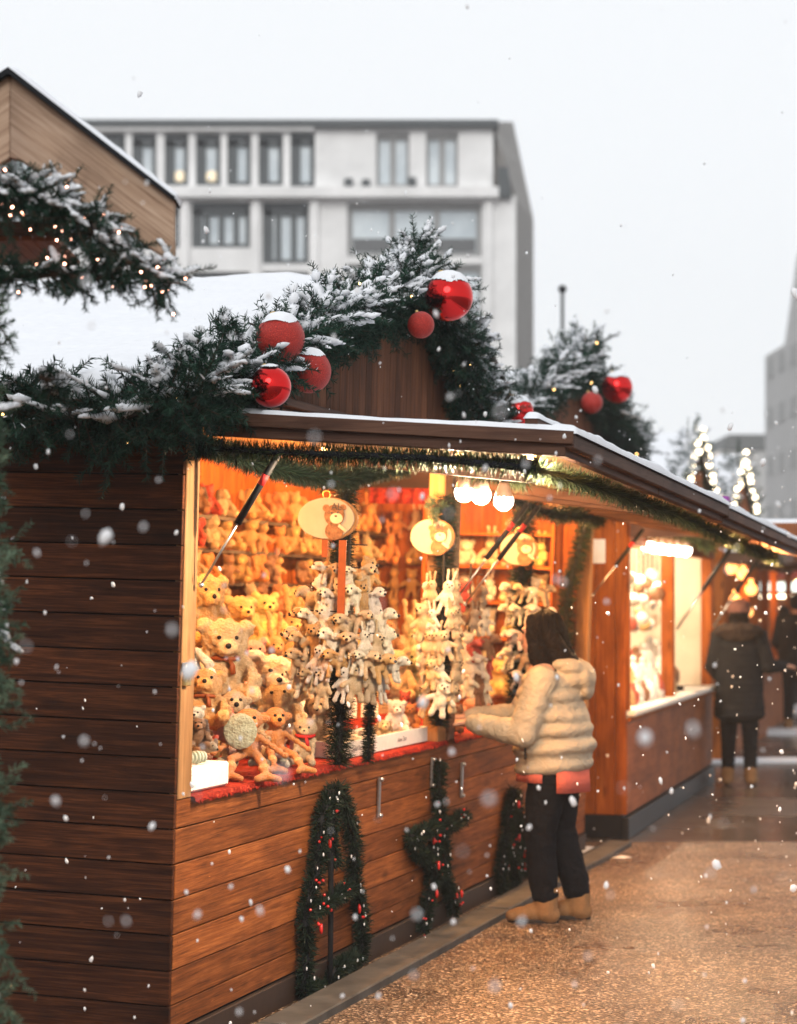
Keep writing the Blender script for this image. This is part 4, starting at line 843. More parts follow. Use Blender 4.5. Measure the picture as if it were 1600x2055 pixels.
# the pile of larger toys left of the pole
P_ = 'toys piled in the near half of the stall'
for a in (
 ('curly_bear',448,1405,165,-.42,28,'cream','big cream curly haired bear looking right, highest of the near pile beside the corner post',4,0),
 ('curly_bear',412,1300,140,-.60,40,'golden','pale golden curly bear just behind the corner post, above the big cream bear',0,0),
 ('curly_bear',408,1470,135,-.28,22,'golden','golden brown curly bear lying against the corner post above the little lamb',-20,0),
 ('round_chick',452,1492,100,-.20,18,'pink','pale pink round chick with orange cheeks and feet on the near pile',-12,8),
 ('plush_rabbit',392,1375,120,-.38,30,'white','white rabbit squeezed between the corner post and the big cream bear',0,-20),
 ('teddy_bear',393,1480,66,-.14,10,'white','little white teddy bear at the corner post left of the round chick',0,0),
 ('floppy_dog',398,1500,62,-.10,20,'brown','small dark brown dog under the little white teddy bear at the corner post',0,0),
 ('curly_bear',525,1468,170,-.42,30,'white','large white fluffy bear in the middle of the near pile',0,12),
 ('plush_elephant',566,1488,135,-.30,20,'cream','cream elephant with a pink scarf sitting above the white cat',0,-6),
 ('lying_dog',545,1535,95,-.20,35,'white','white fluffy dog lying on the counter above the orange monkeys',0,0),
 ('plush_cat',612,1532,112,-.10,12,'cream','cream cat with long legs sitting on the red cloth left of the tinsel pole',0,0),
 ('long_limbed_monkey',497,1560,150,-.10,22,'orange','orange long limbed monkey with dangling feet beside the white box',0,0),
 ('long_limbed_monkey',556,1545,130,-.12,36,'orange','second orange monkey with white ankle bands, right of the first one on the cloth',0,0),
 ('long_limbed_monkey',470,1530,140,-.24,30,'beige','beige long limbed monkey lying between the mouse and the green plush disc',0,0),
 ('teddy_bear',590,1440,120,-.60,35,'cream','cream teddy bear behind the elephant in the near pile',0,0),
 ('curly_bear',630,1440,130,-.40,25,'white','white curly bear leaning on the tinsel pole from the left',0,8),
 ('floppy_dog',635,1495,100,-.22,18,'beige','beige floppy dog left of the tinsel pole above the cream cat',0,0),
 ('teddy_bear',505,1385,105,-.65,35,'pink','pink teddy bear in a hood behind the big cream bear',0,0),
 ('plush_rabbit',548,1375,110,-.75,40,'golden','golden rabbit with upright ears high in the near pile',0,0),
 ('plush_rabbit',585,1340,120,-.9,40,'golden','tall golden rabbit on the step behind the near pile',0,0),
 ('teddy_bear',560,1440,90,-.5,25,'white','white teddy bear between the large white bear and the cream one',0,0),
 ('curly_bear',480,1300,115,-.85,45,'golden','golden curly bear on the step above the big cream bear',0,0),
 ('teddy_bear',530,1290,105,-.95,40,'yellow','yellowish teddy bear on the step, left of the tall golden rabbit',0,0),
 ('floppy_dog',620,1330,105,-.9,35,'cream','cream floppy dog on the step behind the nearest rack of small toys',0,0),
 ('elephant','',0,0,0,0,'','',0,0),
 ('teddy_bear',745,1395,85,-.45,25,'brown','chestnut brown teddy bear on the counter right of the nearest rack',0,0),
 ('teddy_bear',795,1405,115,-.35,15,'cream','cream teddy bear with a red scarf right of the brown teddy bear',0,0),
 ('plush_rabbit',835,1420,150,-.30,15,'mint','pale green dressed rabbit standing beside the second rack',0,0),
 ('curly_bear',700,1380,90,-.6,25,'white','white curly bear behind the nearest rack of small toys',0,0),
 ('floppy_dog',770,1330,90,-.85,35,'brown','dark brown floppy dog on the step right of the nearest rack',0,0),
 ('teddy_bear',720,1325,95,-.9,35,'golden','golden teddy bear on the step behind the brown bear',0,0),
 ('plush_rabbit',820,1330,95,-.9,35,'cream','cream rabbit on the step left of the second rack',0,0),
 ('lying_dog',715,1495,62,-.16,60,'white','white dog lying in the nearer labelled box',0,0),
 ('lying_dog',765,1475,62,-.16,30,'cream','cream dog lying in the left end of the longer labelled box',0,0),
 ('curly_bear',795,1468,66,-.18,20,'white','white lamb like bear in the middle of the longer labelled box',0,0),
 ('teddy_bear',822,1462,52,-.14,15,'orange','tiny orange bear at the right end of the longer labelled box',0,0),
 ('teddy_bear',812,1440,50,-.24,15,'red','tiny red bear behind the right end of the longer labelled box',0,0),
 ('round_chick',835,1445,40,-.22,15,'red','tiny red chick next to the tiny red bear',0,0),
 ('curly_bear',945,1410,95,-.35,15,'white','large white bear lying right of the middle post behind the woman\'s hands',-30,0),
 ('lying_dog',955,1435,80,-.2,50,'pink','pale pink dog lying behind the woman\'s hands',0,0),
 ('teddy_bear',985,1330,95,-.75,25,'cream','cream teddy bear between the red and white rack and the shelf unit',0,0),
 ('teddy_bear',1000,1400,80,-.5,20,'yellow','yellow teddy bear above the woman\'s nearer forearm',0,0),
 ('curly_bear',975,1255,90,-.95,25,'golden','round golden bear high behind the red and white rack',0,0),
 ('floppy_dog',912,1470,60,-.08,10,'brown','small brown dog standing on the cloth right of the middle post',0,0),
 ('teddy_bear',1010,1340,75,-.95,20,'beige','beige teddy bear left of the farthest tinsel pole',0,0)):
    if a[0] == 'elephant': continue
    put(a[0], a[1], a[2], a[3], a[4], a[5], a[6], a[7], a[8], a[9], P_ if a[1] < 660 else 'toys displayed in the middle and far stall')
for r_, (x, z, w_) in enumerate(((-.66, SILL, 'front'), (-1.05, SILL+.12, 'middle'), (-1.27, SILL+.28, 'rear'))):
    for i in range(13):
        y = .42+i*.235+.08*r_; c = random.choice(['cream','white','golden','cream','beige','pink','white','yellow']); k = random.choice(['teddy_bear','curly_bear','plush_rabbit','floppy_dog','plush_elephant','plush_cat'])
        toy(k, M1 @ Matrix.Translation((x+random.uniform(-.05,.05), y, z)) @ Matrix.Rotation(R(random.uniform(15, 65)), 4, 'Z') @ Matrix.Rotation(R(random.uniform(-10,10)),4,'Y'), random.uniform(.24,.34), c,
            f'{c} plush {NM[k]}, {ORD[i]} from left in the {w_} row behind the pile', 'rows of toys behind the pile')
put('plush_mouse',418,1512,68,-.13,50,'grey','grey brown mouse lying on the white box at the corner post')
mb = MB()
for i in range(5): mb.tube([(-.02+i*.016,0,0),(-.012+i*.016,0,0)], .026-abs(i-2)*.002, 16)
tag(mb.build('toy_caterpillar', plain('mint_felt',(.5,.55,.45),.9), None, M1 @ Matrix.Translation(spot(388,1520,-.08)) @ Matrix.Rotation(R(60),4,'Z'), bevel=.003), 'mint and white striped roll toy on the white box, left of the mouse', 'toy')
me = soft_mesh('plush_disc', [((0,0,0),(.07,.018,.075))], .006, 1, .001, 30, M_['plush']); o = link('plush_disc', me, None, M1 @ Matrix.Translation(spot(482,1468,-.12)) @ Matrix.Rotation(R(20),4,'Z')); o.color = (.42,.45,.34,1)
tag(o, 'round pale green plush disc leaning on the near pile', 'toy')
def carton(y0, y1, x0, x1, h, lab, text=None, mat='white_box', rotz=0, open_=False):
    r0 = empty('carton', M1 @ Matrix.Translation((x1, y0, SILL+.007)) @ Matrix.Rotation(R(rotz),4,'Z'), lab, 'box'); d = x1-x0; l = y1-y0; mb = MB(); t = .004
    if open_:
        mb.box(-t,0,0,l,0,h); mb.box(-d,-d+t,0,l,0,h); mb.box(-d+t,-t,0,t,0,h); mb.box(-d+t,-t,l-t,l,0,h); mb.box(-d+t,-t,t,l-t,0,t)
    else: mb.box(-d,0,0,l,0,h)
    mb.build('box', M_[mat], r0, bevel=.004 if open_ else .008)
    if text:
        for dx, wy in ((0, l*.5),):
            cu = bpy.data.curves.new('lettering', 'FONT'); cu.body = text; cu.size = h*.42; cu.extrude = .0004; cu.align_x = 'CENTER'; cu.shear = .3
            tt = bpy.data.objects.new('lettering', cu); C.objects.link(tt); dg = bpy.context.evaluated_depsgraph_get(); me = bpy.data.meshes.new_from_object(tt.evaluated_get(dg)); bpy.data.objects.remove(tt)
            me.materials.clear(); me.materials.append(M_['ink_grey'])
            link('lettering', me, r0, Matrix.Translation((.0016, wy, h*.36)) @ Matrix.Rotation(R(90),4,'Z') @ Matrix.Rotation(R(90),4,'X'))
M_['ink_grey'] = plain('pencil_grey', (.3,.27,.28), .8)
carton(.15,.58,-.30,-.028,.092,'plain white box on the red cloth at the corner post, under the mouse')
carton(2.02,2.40,-.30,-.04,.075,'nearer grey labelled box of white toys, just right of the tinsel pole','Schlaf Tiere',open_=True,mat='paper')
carton(2.46,3.36,-.28,-.04,.075,'longer white labelled box of small toys left of the middle post','kleine Tiere',open_=True)
for (px, py, wz, hz, x, lab) in ((690,1440,.13,.13,-.42,'large grey price card behind the labelled boxes, nearest to the pole'),(742,1440,.09,.10,-.40,'rounded grey price card in the middle behind the labelled boxes'),(775,1432,.07,.11,-.5,'tall rounded price card farthest right behind the labelled boxes')):
    p = spot(px,py,x); mb = MB(); n = 10; pts = [(-wz/2,0),(wz/2,0),(wz/2,hz*.6)]+[(wz/2*math.cos(math.pi*k/n), hz*.6+hz*.4*math.sin(math.pi*k/n)) for k in range(1,n)]+[(-wz/2,hz*.6)]
    mb.prism(pts, -.003, .003); cd = mb.build('price_card', M_['paper'], None, M1 @ Matrix.Translation(p) @ Matrix.Rotation(R(18),4,'Z')); tag(cd, lab, 'card')
    mb = MB(); 
    for k in range(4): mb.box(-wz*.35,wz*.3-.012*k,-.0046,-.0031,hz*(.25+.14*k),hz*(.25+.14*k)+.006)
    mb.build('print', M_['ink_grey'], cd)
# racks of small hanging toys
def rack(label, y, x, tiers, group, names, cols, strap=True, face=False):
    r0 = empty('toy_rack', M1 @ Matrix.Translation((x, y, 0)), label, 'rack')
    ztop = tiers[0][1]+.12; zb = tiers[-1][1]
    mb = MB(); mb.tube([(0,0,ztop),(0,0,zb)], .006, 6)
    for (_, z, hw, n) in tiers: mb.tube([(hw*math.cos(a)*.9, -abs(hw*math.sin(a)) *.8, z+.06) for a in [math.pi*k/10 for k in range(11)]], .003, 5)
    mb.build('wire_frame', M_['dark_fab'], r0)
    if strap:
        for (sx, w_) in ((-.045,.028),(.035,.034)):
            mb = MB(); mb.box(sx-w_/2, sx+w_/2, -.20, -.196, zb+.20 if sx > 0 else ztop-.12, 1.935); mb.build('strap', M_['leather'], r0, bevel=.001)
    for ti, (word, z, hw, n) in enumerate(tiers):
        for i in range(n):
            a = math.pi*(1-(i+.5)/n)+random.uniform(-.1,.1); k = random.choice(names); c = random.choice(cols); s = random.uniform(.15,.20)
            px_ = x+math.cos(a)*hw; py_ = y-math.sin(a)*hw*.9-.01
            toy(k, M1 @ Matrix.Translation((px_, py_, z-s*.85+random.uniform(-.012,.012))) @ Matrix.Rotation(math.pi/2-a+random.uniform(-.5,.5)*(-1), 4, 'Z') @ Matrix.Rotation(R(random.uniform(-16,16)),4,'Y'),
                s, c, f'small {c} {NM[k][7:]} hanging {ORD[i]} from left, {word} tier of {group}', 'small toys on '+group, face=face)
rack('wire rack of small white toys hanging below the large oval sign, with two leather straps', 1.74, .05,
     [('top',1.86,.09,6),('second',1.76,.13,7),('third',1.66,.16,8),('fourth',1.57,.19,9),('fifth',1.48,.21,10),('bottom',1.40,.18,8)], 'the nearest toy rack',
     ['hanging_lamb','hanging_bear','hanging_lamb','hanging_rabbit'], ['white','white','cream','white','white','beige','golden'], face=True)
rack('wire rack of small cream toys under the middle oval sign', 3.22, .06, [('top',1.79,.08,4),('second',1.66,.10,5),('third',1.53,.10,5),('fourth',1.40,.09,4),('bottom',1.27,.08,3)], 'the middle sign rack',
     ['hanging_bear','hanging_rabbit'], ['cream','beige','cream','white'], strap=False, face=True)
rack('wire rack of small red, white and brown toys right of the middle post', 4.15, -.05, [('top',1.76,.08,4),('second',1.64,.10,5),('third',1.52,.12,5),('fourth',1.40,.13,6),('bottom',1.29,.12,6)], 'the red and white rack',
     ['hanging_bear','hanging_rabbit','hanging_lamb'], ['white','red','brown','grey','white'], strap=False)
rack('wire rack of small white toys before the woman\'s face, under the farthest oval sign', 4.92, .10, [('top',1.80,.08,4),('second',1.68,.09,4),('third',1.54,.09,4),('fourth',1.42,.10,5),('bottom',1.30,.08,4)], 'the farthest rack',
     ['hanging_bear','hanging_lamb'], ['white','cream','white','brown'], strap=False)
# ------------------------------------------------------------------ people
def skin_mat():
    m, t, b = new_mat('skin', .5, .3); tc = t.nodes.new('ShaderNodeTexCoord'); f = noise_n(t, tc.outputs['Object'], 14, 4)
    t.links.new(ramp(t, f, [(.3, (.48,.25,.17)), (.7, (.62,.36,.26))]), b.inputs['Base Color']); b.inputs['Subsurface Weight'].default_value = .1; b.inputs['Subsurface Radius'].default_value = (.02,.008,.004); return m
M_['skin'] = skin_mat()
def cloth_mat(name, col, var=.1, rough=.8, bmp=.3, scale=60):
    m, t, b = new_mat(name, rough, .2); tc = t.nodes.new('ShaderNodeTexCoord'); f = noise_n(t, tc.outputs['Object'], scale, 4, .6); g = noise_n(t, tc.outputs['Object'], 9, 5, .6, 1.5)
    t.links.new(mix(t, .5, ramp(t, f, [(.3, tuple(c*(1-var) for c in col)), (.7, tuple(c*(1+var) for c in col))]), tuple(col)), b.inputs['Base Color'])
    h = math_n(t, 'ADD', math_n(t, 'MULTIPLY', g, 1.0), math_n(t, 'MULTIPLY', f, .15)); bump(t, b, h, bmp, .03); b.inputs['Specular IOR Level'].default_value = .08; return m
M_['jacket'] = cloth_mat('beige_quilted_jacket', (.40,.345,.27), .05, .5, .8); M_['coral'] = cloth_mat('coral_sweater', (.5,.12,.09), .12, .95, .4, 160)
M_['trouser'] = cloth_mat('black_trousers', (.006,.0065,.009), .3, .85, .5); M_['boot'] = cloth_mat('tan_suede_boot', (.24,.13,.06), .2, .8, .3, 90); M_['sole'] = plain('dark_sole', (.03,.022,.018), .7)
M_['hair'] = cloth_mat('dark_hair', (.008,.005,.004), .5, .6, .9, 120); M_['parka'] = cloth_mat('dark_parka', (.013,.014,.017), .3, .85, .4); M_['fur'] = cloth_mat('dark_fur_trim', (.05,.036,.03), .6, 1, 1, 140)
M_['beanie'] = cloth_mat('rust_beanie', (.17,.08,.065), .2, .95, .8, 110); M_['jeans'] = cloth_mat('dark_jeans', (.035,.05,.085), .2, .9, .4); M_['sock'] = cloth_mat('pale_sock', (.6,.55,.5), .1)
def smesh(name, balls, voxel, mat, parent, smooth=2, fluff=0, ffreq=12): return link(name, soft_mesh(name, balls, voxel, smooth, fluff, ffreq, mat, tints=False), parent)
# person facing -x of the stall frame: f forward, l to her left (towards the camera), z up
def fl(f, l, z): return Vector((-f, -l, z))
def hand_balls(w, d, side, curl=.5):
    """palm, four fingers of unequal length and a thumb, from wrist w along direction d"""
    d = Vector(d).normalized(); up = Vector((0,0,1)); s = d.cross(up).normalized()*side; dn = (d*.3-up).normalized(); out = []
    for k in range(4): out.append((w+d*(.025+.018*k), (.022,.030,.019) if abs(d.x) > .5 else (.030,.022,.019), None))
    for i, (o_, ln) in enumerate(((.030,.062),(.011,.070),(-.009,.066),(-.027,.052))):
        a = w+d*.085+s*o_; b = a+d*ln*.45-up*.006; c = b+(d*(1-curl)-up*curl)*ln*.35; e = c+(d*(.4-curl*.5)-up*(.5+curl*.4))*ln*.3
        out += chain(a, b, .0098, .0092, 4)+chain(b, c, .0092, .0085, 4)+chain(c, e, .0085, .0075, 3)
    a = w+d*.035+s*.028; b = a+s*.022+d*.03-up*.006; c = b+d*.026-up*.01+s*.002; out += chain(a, b, .0125, .011, 4)+chain(b, c, .011, .009, 4)
    return out
PW = Matrix.Translation(M1 @ Vector((.52, 3.86, 0))); PW = Matrix.Translation((PW.translation.x, PW.translation.y, 0)) @ Matrix.Rotation(-math.atan(1326/FPX)+R(6), 4, 'Z')
woman = empty('person', PW, 'person in a beige puffer jacket and black trousers reaching over the toy stall counter', 'person')
ls = fl(.03,.165,1.255); le = fl(.12,.23,.99); lw = fl(.41,.15,1.045); rs = fl(.05,-.165,1.255); re = fl(.20,-.22,1.06); rw = fl(.46,-.06,1.06)
ld = (fl(.55,.11,1.03)-lw); rd = (fl(.6,-.02,1.05)-rw)
B = [(fl(.0,0,.92),(.12,.155,.11)),(fl(.01,0,1.05),(.11,.14,.12)),(fl(.02,0,1.2),(.115,.165,.12)),(fl(.03,0,1.31),(.09,.15,.06))]
B += [(b[0],b[1]) for b in chain(fl(.035,0,1.34),fl(.055,0,1.42),.052,.05,4)]
HC = fl(.055,0,1.505)
B += [(HC,(.098,.078,.105)),(HC+fl(.02,0,-.05),(.075,.062,.07)),(HC+fl(.055,0,-.085),(.035,.036,.03)),(HC+fl(.10,0,-.018),(.018,.013,.022)),(HC+fl(.112,0,-.03),(.012,.014,.011)),
      (HC+fl(.088,0,-.058),(.014,.022,.008)),(HC+fl(.088,0,-.068),(.012,.019,.006)),(HC+fl(-.005,.078,-.01),(.018,.008,.028)),(HC+fl(-.005,-.078,-.01),(.018,.008,.028)),(HC+fl(.083,.03,.022),(.016,.022,.008)),(HC+fl(.083,-.03,.022),(.016,.022,.008))]
for s_, e_, w_ in ((ls,le,lw),(rs,re,rw)): B += chain(s_,e_,.05,.04,7)+chain(e_,w_,.04,.027,8)
B += hand_balls(lw, ld, -1)+hand_balls(rw, rd, 1, .35)
LA, RA_ = fl(.03,.085,.08), fl(-.12,-.085,.08)
for hp, kn, an in ((fl(.0,.085,.86),fl(.055,.09,.48),LA),(fl(-.02,-.085,.86),fl(-.03,-.09,.48),RA_)):
    B += chain(hp,kn,.085,.055,9)+chain(kn,an,.055,.036,9)+chain(an+fl(0,0,-.03),an+fl(.14,0,-.05),.036,.026,5)
smesh('body', [b if len(b) > 2 else (b[0], b[1], None) for b in B], .0052, M_['skin'], woman, 2)
J = []
for z, rf, rl, rz, of, tl in [(q[0]+random.uniform(-.012,.012), *q[1:], random.uniform(-6, 6)) for q in ((.815,.212,.225,.072,-.012),(.905,.226,.238,.080,-.018),(1.0,.215,.235,.080,-.010),(1.09,.20,.230,.078,-.002),(1.18,.178,.222,.076,.008),(1.255,.142,.195,.066,.018))]: J.append((fl(of,0,z),(rf,rl,rz),None,Matrix.Rotation(R(tl),4,'Y')))
J += [(fl(-.014+.0017*i,0,.84+.036*i),((.200+.012*math.sin(i*.5))*(1-.004*i*(i > 6)*(i-6)),.216-.002*i,.06)) for i in range(12)]; J.append((fl(.0,0,.84),(.185,.205,.06)))
for s_, e_, w_ in ((ls,le,lw),(rs,re,rw)):
    n = 8
    for i in range(n): p = s_.lerp(e_, i/(n-1)); J.append((p, (.090-.002*i-(.004 if i % 4 == 2 else 0),)*3))
    for i in range(1, 10):
        p = e_.lerp(w_, i/11.2); r_ = .074-.0018*i-(.006 if i % 3 == 2 else 0); J.append((p, (r_,)*3))
    J.append((e_.lerp(w_,.92), (.045,)*3))
J += [(fl(.045,0,1.37),(.085,.10,.045)),(fl(.075,0,1.395),(.06,.08,.03))]
J += [(fl(-.12,0,1.27),(.09,.13,.07)),(fl(-.11,0,1.325),(.105,.14,.045)),(fl(-.185,0,1.275),(.05,.12,.075)),(fl(-.19,.0,1.22),(.036,.09,.06)),(fl(-.09,.09,1.345),(.085,.045,.035)),(fl(-.09,-.09,1.345),(.085,.045,.035))]
smesh('jacket', [(q if len(q) > 2 else (q[0], q[1], None)) for q in J], .009, M_['jacket'], woman, 2, .004, 8)
mb = MB(); mb.tube([fl(.11,.222,.99),fl(.105,.243,.88)], .006, 6); mb.tube([fl(.105,.243,.885),fl(.104,.248,.862)], .008, 6); mb.build('pocket_zip', M_['black'], woman)
Hh = [(HC+fl(-.022,0,.02),(.104,.086,.103)),(HC+fl(-.055,0,-.03),(.08,.092,.12)),(HC+fl(-.002,.050,.0),(.078,.040,.103)),(HC+fl(-.002,-.050,.0),(.078,.040,.103))]
for l in (-.075,-.04,0,.04,.075): Hh += [(b[0],(.052,.034,.055)) for b in chain(HC+fl(-.055,l,-.02),HC+fl(-.185,l*1.0,-.215),.05,.02,10)]
for l in (-.085,.085): Hh += [(b[0],(.036,.022,.045)) for b in chain(HC+fl(.035,l*.82,.0),HC+fl(.0,l*1.05,-.16),.04,.02,6)]
for l in (.07,-.07): Hh += [(b[0],(.055,.035,.05)) for b in chain(HC+fl(.015,l*.85,.0),HC+fl(-.04,l*1.15,-.22),.05,.03,8)]
for l in (.078,-.078): Hh += [(b[0],(.03,.02,.045)) for b in chain(HC+fl(.045,l*.7,.06),HC+fl(.03,l,-.12),.04,.02,5)]
hair = smesh('hair', [(c, r_, None) for c, r_ in Hh], .006, M_['hair'], woman, 2, .004, 40)
mb = MB()
for q in range(330):
    a = random.uniform(.95, 2*math.pi-.95); sx, sy = math.cos(a), math.sin(a); zz = random.uniform(.16, .27); pts = []
    for j in range(7):
        t = j/6; ph = min(1, t*2.4+.12)*math.pi/2; rr = .104*math.sin(ph)*(1+.05*math.sin(q)); zt = .018+.108*math.cos(ph) if t < .37 else .018-(t-.36)/.64*(zz+.018)
        back = -.02-.15*max(0, t-.35)**1.3*(1 if sx < .3 else .3); pts.append(HC+fl(back+sx*rr*(1.0-.25*max(0,t-.5)), sy*rr*(.92+.15*max(0,t-.5)), zt+.005*math.sin(q*3+t*7)))
    mb.tube(pts, [.004,.005,.005,.005,.005,.004,.0015], 4)
mb.build('strands', M_['hair'], hair)
mb = MB()
n = 40; 
def band(z0, z1, rf, rl, of, a0, a1):
    vs = []; k = 26
    for i in range(k+1):
        a = a0+(a1-a0)*i/k; wv = 1+.03*math.sin(a*7)
        for z, g in ((z0,1.0),(z1,.97),(z1,.9),(z0,.93)): vs.append(fl(of-rf*math.cos(a)*g*wv, rl*math.sin(a)*g*wv, z))
    fs = [(4*i+j, 4*i+(j+1)%4, 4*i+4+(j+1)%4, 4*i+4+j) for i in range(k) for j in range(4)]+[(0,1,2,3),(4*k,4*k+3,4*k+2,4*k+1)]; mb.add(vs, fs, None, True)
band(.685,.80,.195,.215,-.01,-1.3,1.35); band(.735,.80,.19,.21,-.01,1.75,4.6)
mb.build('sweater_hem', M_['coral'], woman)
T_ = [(fl(-.01,0,.82),(.15,.19,.12)),(fl(-.02,0,.76),(.145,.18,.10))]
for hp, kn, an in ((fl(.0,.085,.76),fl(.05,.09,.48),LA+fl(-.005,0,.075)),(fl(-.03,-.085,.76),fl(-.035,-.09,.48),RA_+fl(-.005,0,.075))):
    T_ += [(b[0],b[1]) for b in chain(hp,kn,.115,.085,8)+chain(kn,an,.085,.074,10)]
smesh('trousers', [(c, r_, None) for c, r_ in T_], .011, M_['trouser'], woman, 1, .007, 11)
for an in (LA, RA_):
    bl = chain(an+fl(-.012,0,.085),an+fl(-.012,0,-.02),.066,.064,5)+[(an+fl(-.02,0,-.035),(.068,.052,.055)),(an+fl(.05,0,-.028),(.072,.054,.052)),(an+fl(.11,0,-.038),(.068,.056,.043)),(an+fl(.155,0,-.045),(.045,.050,.035))]
    bo = smesh('boot', [(b[0], b[1], None) for b in bl], .008, M_['boot'], woman, 2)
    mb = MB(); vs = []
    for k in range(28):
        a = 2*math.pi*k/28; x = math.cos(a); vs.append((.055+.135*x, (.05+.006*x)*math.sin(a)))
    org = an; mb.prism([(org.x-f, org.y-l) for f, l in vs], .002, .024, axis=2); mb.build('sole', M_['sole'], bo, bevel=.004)
    mb = MB(); mb.tube([an+fl(-.01,0,.06),an+fl(-.012,0,.12)], [.062,.06], 14, cap=False); mb.build('sock', M_['sock'], woman)
    mb = MB()
    for k in range(4): mb.tube([an+fl(.045+.017*k,.03,.012-.010*k),an+fl(.05+.017*k,0,.022-.010*k),an+fl(.045+.017*k,-.03,.012-.010*k)], .003, 5)
    mb.build('laces', M_['sole'], bo)
for l in (.03,-.03):
    mb = MB(); mb.ico(HC+fl(.088,l,.006), (.010,.012,.008), 2); mb.build('eye', M_['black'], woman)

def standing(loc, yaw, label, h=1.68, top='parka', legs='trouser', hat=None, hairlong=True, arm=None, vox=.016, coat=.62, fur=True, carry=None):
    """person standing, facing +y of its own frame; arm: bent forward arm"""
    s = h/1.68; root = empty('person', Matrix.Translation(loc) @ Matrix.Rotation(R(yaw), 4, 'Z') @ Matrix.Scale(s, 4), label, 'person')
    V_ = Vector; hc = V_((0,.02,1.57))
    sh = [V_((-.18,0,1.38)), V_((.18,0,1.38))]; el = [V_((-.25,-.02,1.10)), V_((.25,-.02,1.10))]; wr = [V_((-.2,.18,.98)), V_((.2,.18,.98))]
    if arm: el[1] = V_((.27,-.02,1.10)); wr[1] = V_((.40,.14,1.10)); 
    B = [(V_((0,0,.95)),(.15,.11,.12)),(V_((0,0,1.12)),(.14,.1,.14)),(V_((0,0,1.28)),(.165,.11,.12))]+chain(V_((0,0,1.38)),V_((0,.01,1.46)),.055,.05,3)
    B += [(hc,(.078,.097,.107)),(hc+V_((0,.05,-.07)),(.05,.045,.045)),(hc+V_((0,.1,-.02)),(.013,.018,.022)),(hc+V_((.08,0,-.01)),(.01,.018,.028)),(hc+V_((-.08,0,-.01)),(.01,.018,.028))]
    for i in (0, 1):
        B += chain(sh[i],el[i],.05,.04,6)+chain(el[i],wr[i],.04,.028,6); d = (wr[i]-el[i]).normalized(); B += hand_balls(wr[i], d, 1 if i else -1)
        x = -.09 if i == 0 else .09; B += chain((x,0,.88),(x*1.1,.02,.48),.085,.058,7)+chain((x*1.1,.02,.48),(x*1.15,-.01,.09),.058,.038,7)+chain((x*1.15,0,.05),(x*1.25,.13,.035),.04,.03,4)
    smesh('body', [(b[0], b[1], None) for b in B], max(.009, vox*.6), M_['skin'], root, 1)
    J = [(V_((0,0,z)),(rx,ry,.09)) for z, rx, ry in [(coat+.06+(1.28-coat-.06)*i/11, .24-.028*i/11, .19-.03*i/11) for i in range(12)]+[(1.37,.18,.13)]]
    for i in (0, 1):
        J += [(b[0], b[1]) for b in chain(sh[i],el[i],.083,.07,6)+chain(el[i],el[i].lerp(wr[i],.9),.07,.05,6)]
    smesh('coat', [(c, r_, None) for c, r_ in J], vox*.8, M_[top], root, 2, .006, 9)
    T_ = []
    for x in (-.09,.09): T_ += [(b[0], b[1]) for b in chain((x,0,.84),(x*1.1,.02,.48),.105,.08,6)+chain((x*1.1,.02,.48),(x*1.15,-.01,.1),.078,.06,7)]
    smesh('trousers', [(c, r_, None) for c, r_ in T_], vox*.8, M_[legs], root, 2)
    for x in (-.10,.10): smesh('boot', [(b[0], b[1], None) for b in chain((x*1.05,-.02,.13),(x*1.05,-.02,.06),.062,.06,3)+[((x*1.15,.07,.045),(.052,.08,.045)),((x*1.2,.13,.04),(.048,.06,.038)),((x*1.05,-.04,.045),(.05,.06,.044))]], vox*.6, M_['boot'], root, 1)
    Hh = [(hc+V_((0,-.03,.02)),(.095,.1,.105))]
    if hairlong: Hh += [(b[0], (.10,.05,.06)) for b in chain(hc+V_((0,-.06,-.03)),hc+V_((0,-.09,-.17)),.06,.05,4)]
    smesh('hair', [(c, r_, None) for c, r_ in Hh], vox*.6, M_['hair'], root, 1, .006, 30)
    if fur: smesh('fur_hood', [(V_((.17*math.cos(a), -.06+.10*math.sin(a)-.02, 1.43-.03*math.sin(a))), (.06,.055,.05), None) for a in [2*math.pi*k/14 for k in range(14)]]+[(V_((0,-.12,1.40)),(.16,.08,.07), None)], .012, M_['fur'], root, 1, .012, 30)
    if hat: smesh('beanie', [(hc+V_((0,-.015,.075)),(.108,.115,.085), None), (hc+V_((0,-.02,.045)),(.112,.118,.04), None)], .008, M_[hat], root, 1, .002, 40)
    if carry:
        mb = MB(); mb.box(wr[0].x-.02, wr[1].x+.02, wr[0].y+.02, wr[0].y+.17, 1.0, 1.04); mb.build('tray', M_['white_box'], root)
    return root
def gp(px, py): d = CAMZ*FPX/(py-HY); return Vector(((px-CX)/FPX*d, d, 0))
standing(gp(1484,1576), -14, 'person seen from behind in a dark fur hooded parka and a rust coloured beanie', 1.66, hat='beanie', arm=True, coat=.60)
standing(gp(1572,1446), 60, 'person in a dark coat and jeans holding a white food tray down the lane', 1.62, legs='jeans', fur=False, hairlong=True, coat=.86, carry=True)
standing(gp(1600,1470), -20, 'dark dressed person cut off by the right edge of the picture', 1.78, legs='trouser', fur=False, hairlong=False, coat=.80)
standing(gp(1546,1405), 20, 'person in dark clothes far down the lane, left of the one holding food', 1.7, legs='trouser', fur=False, coat=.75)
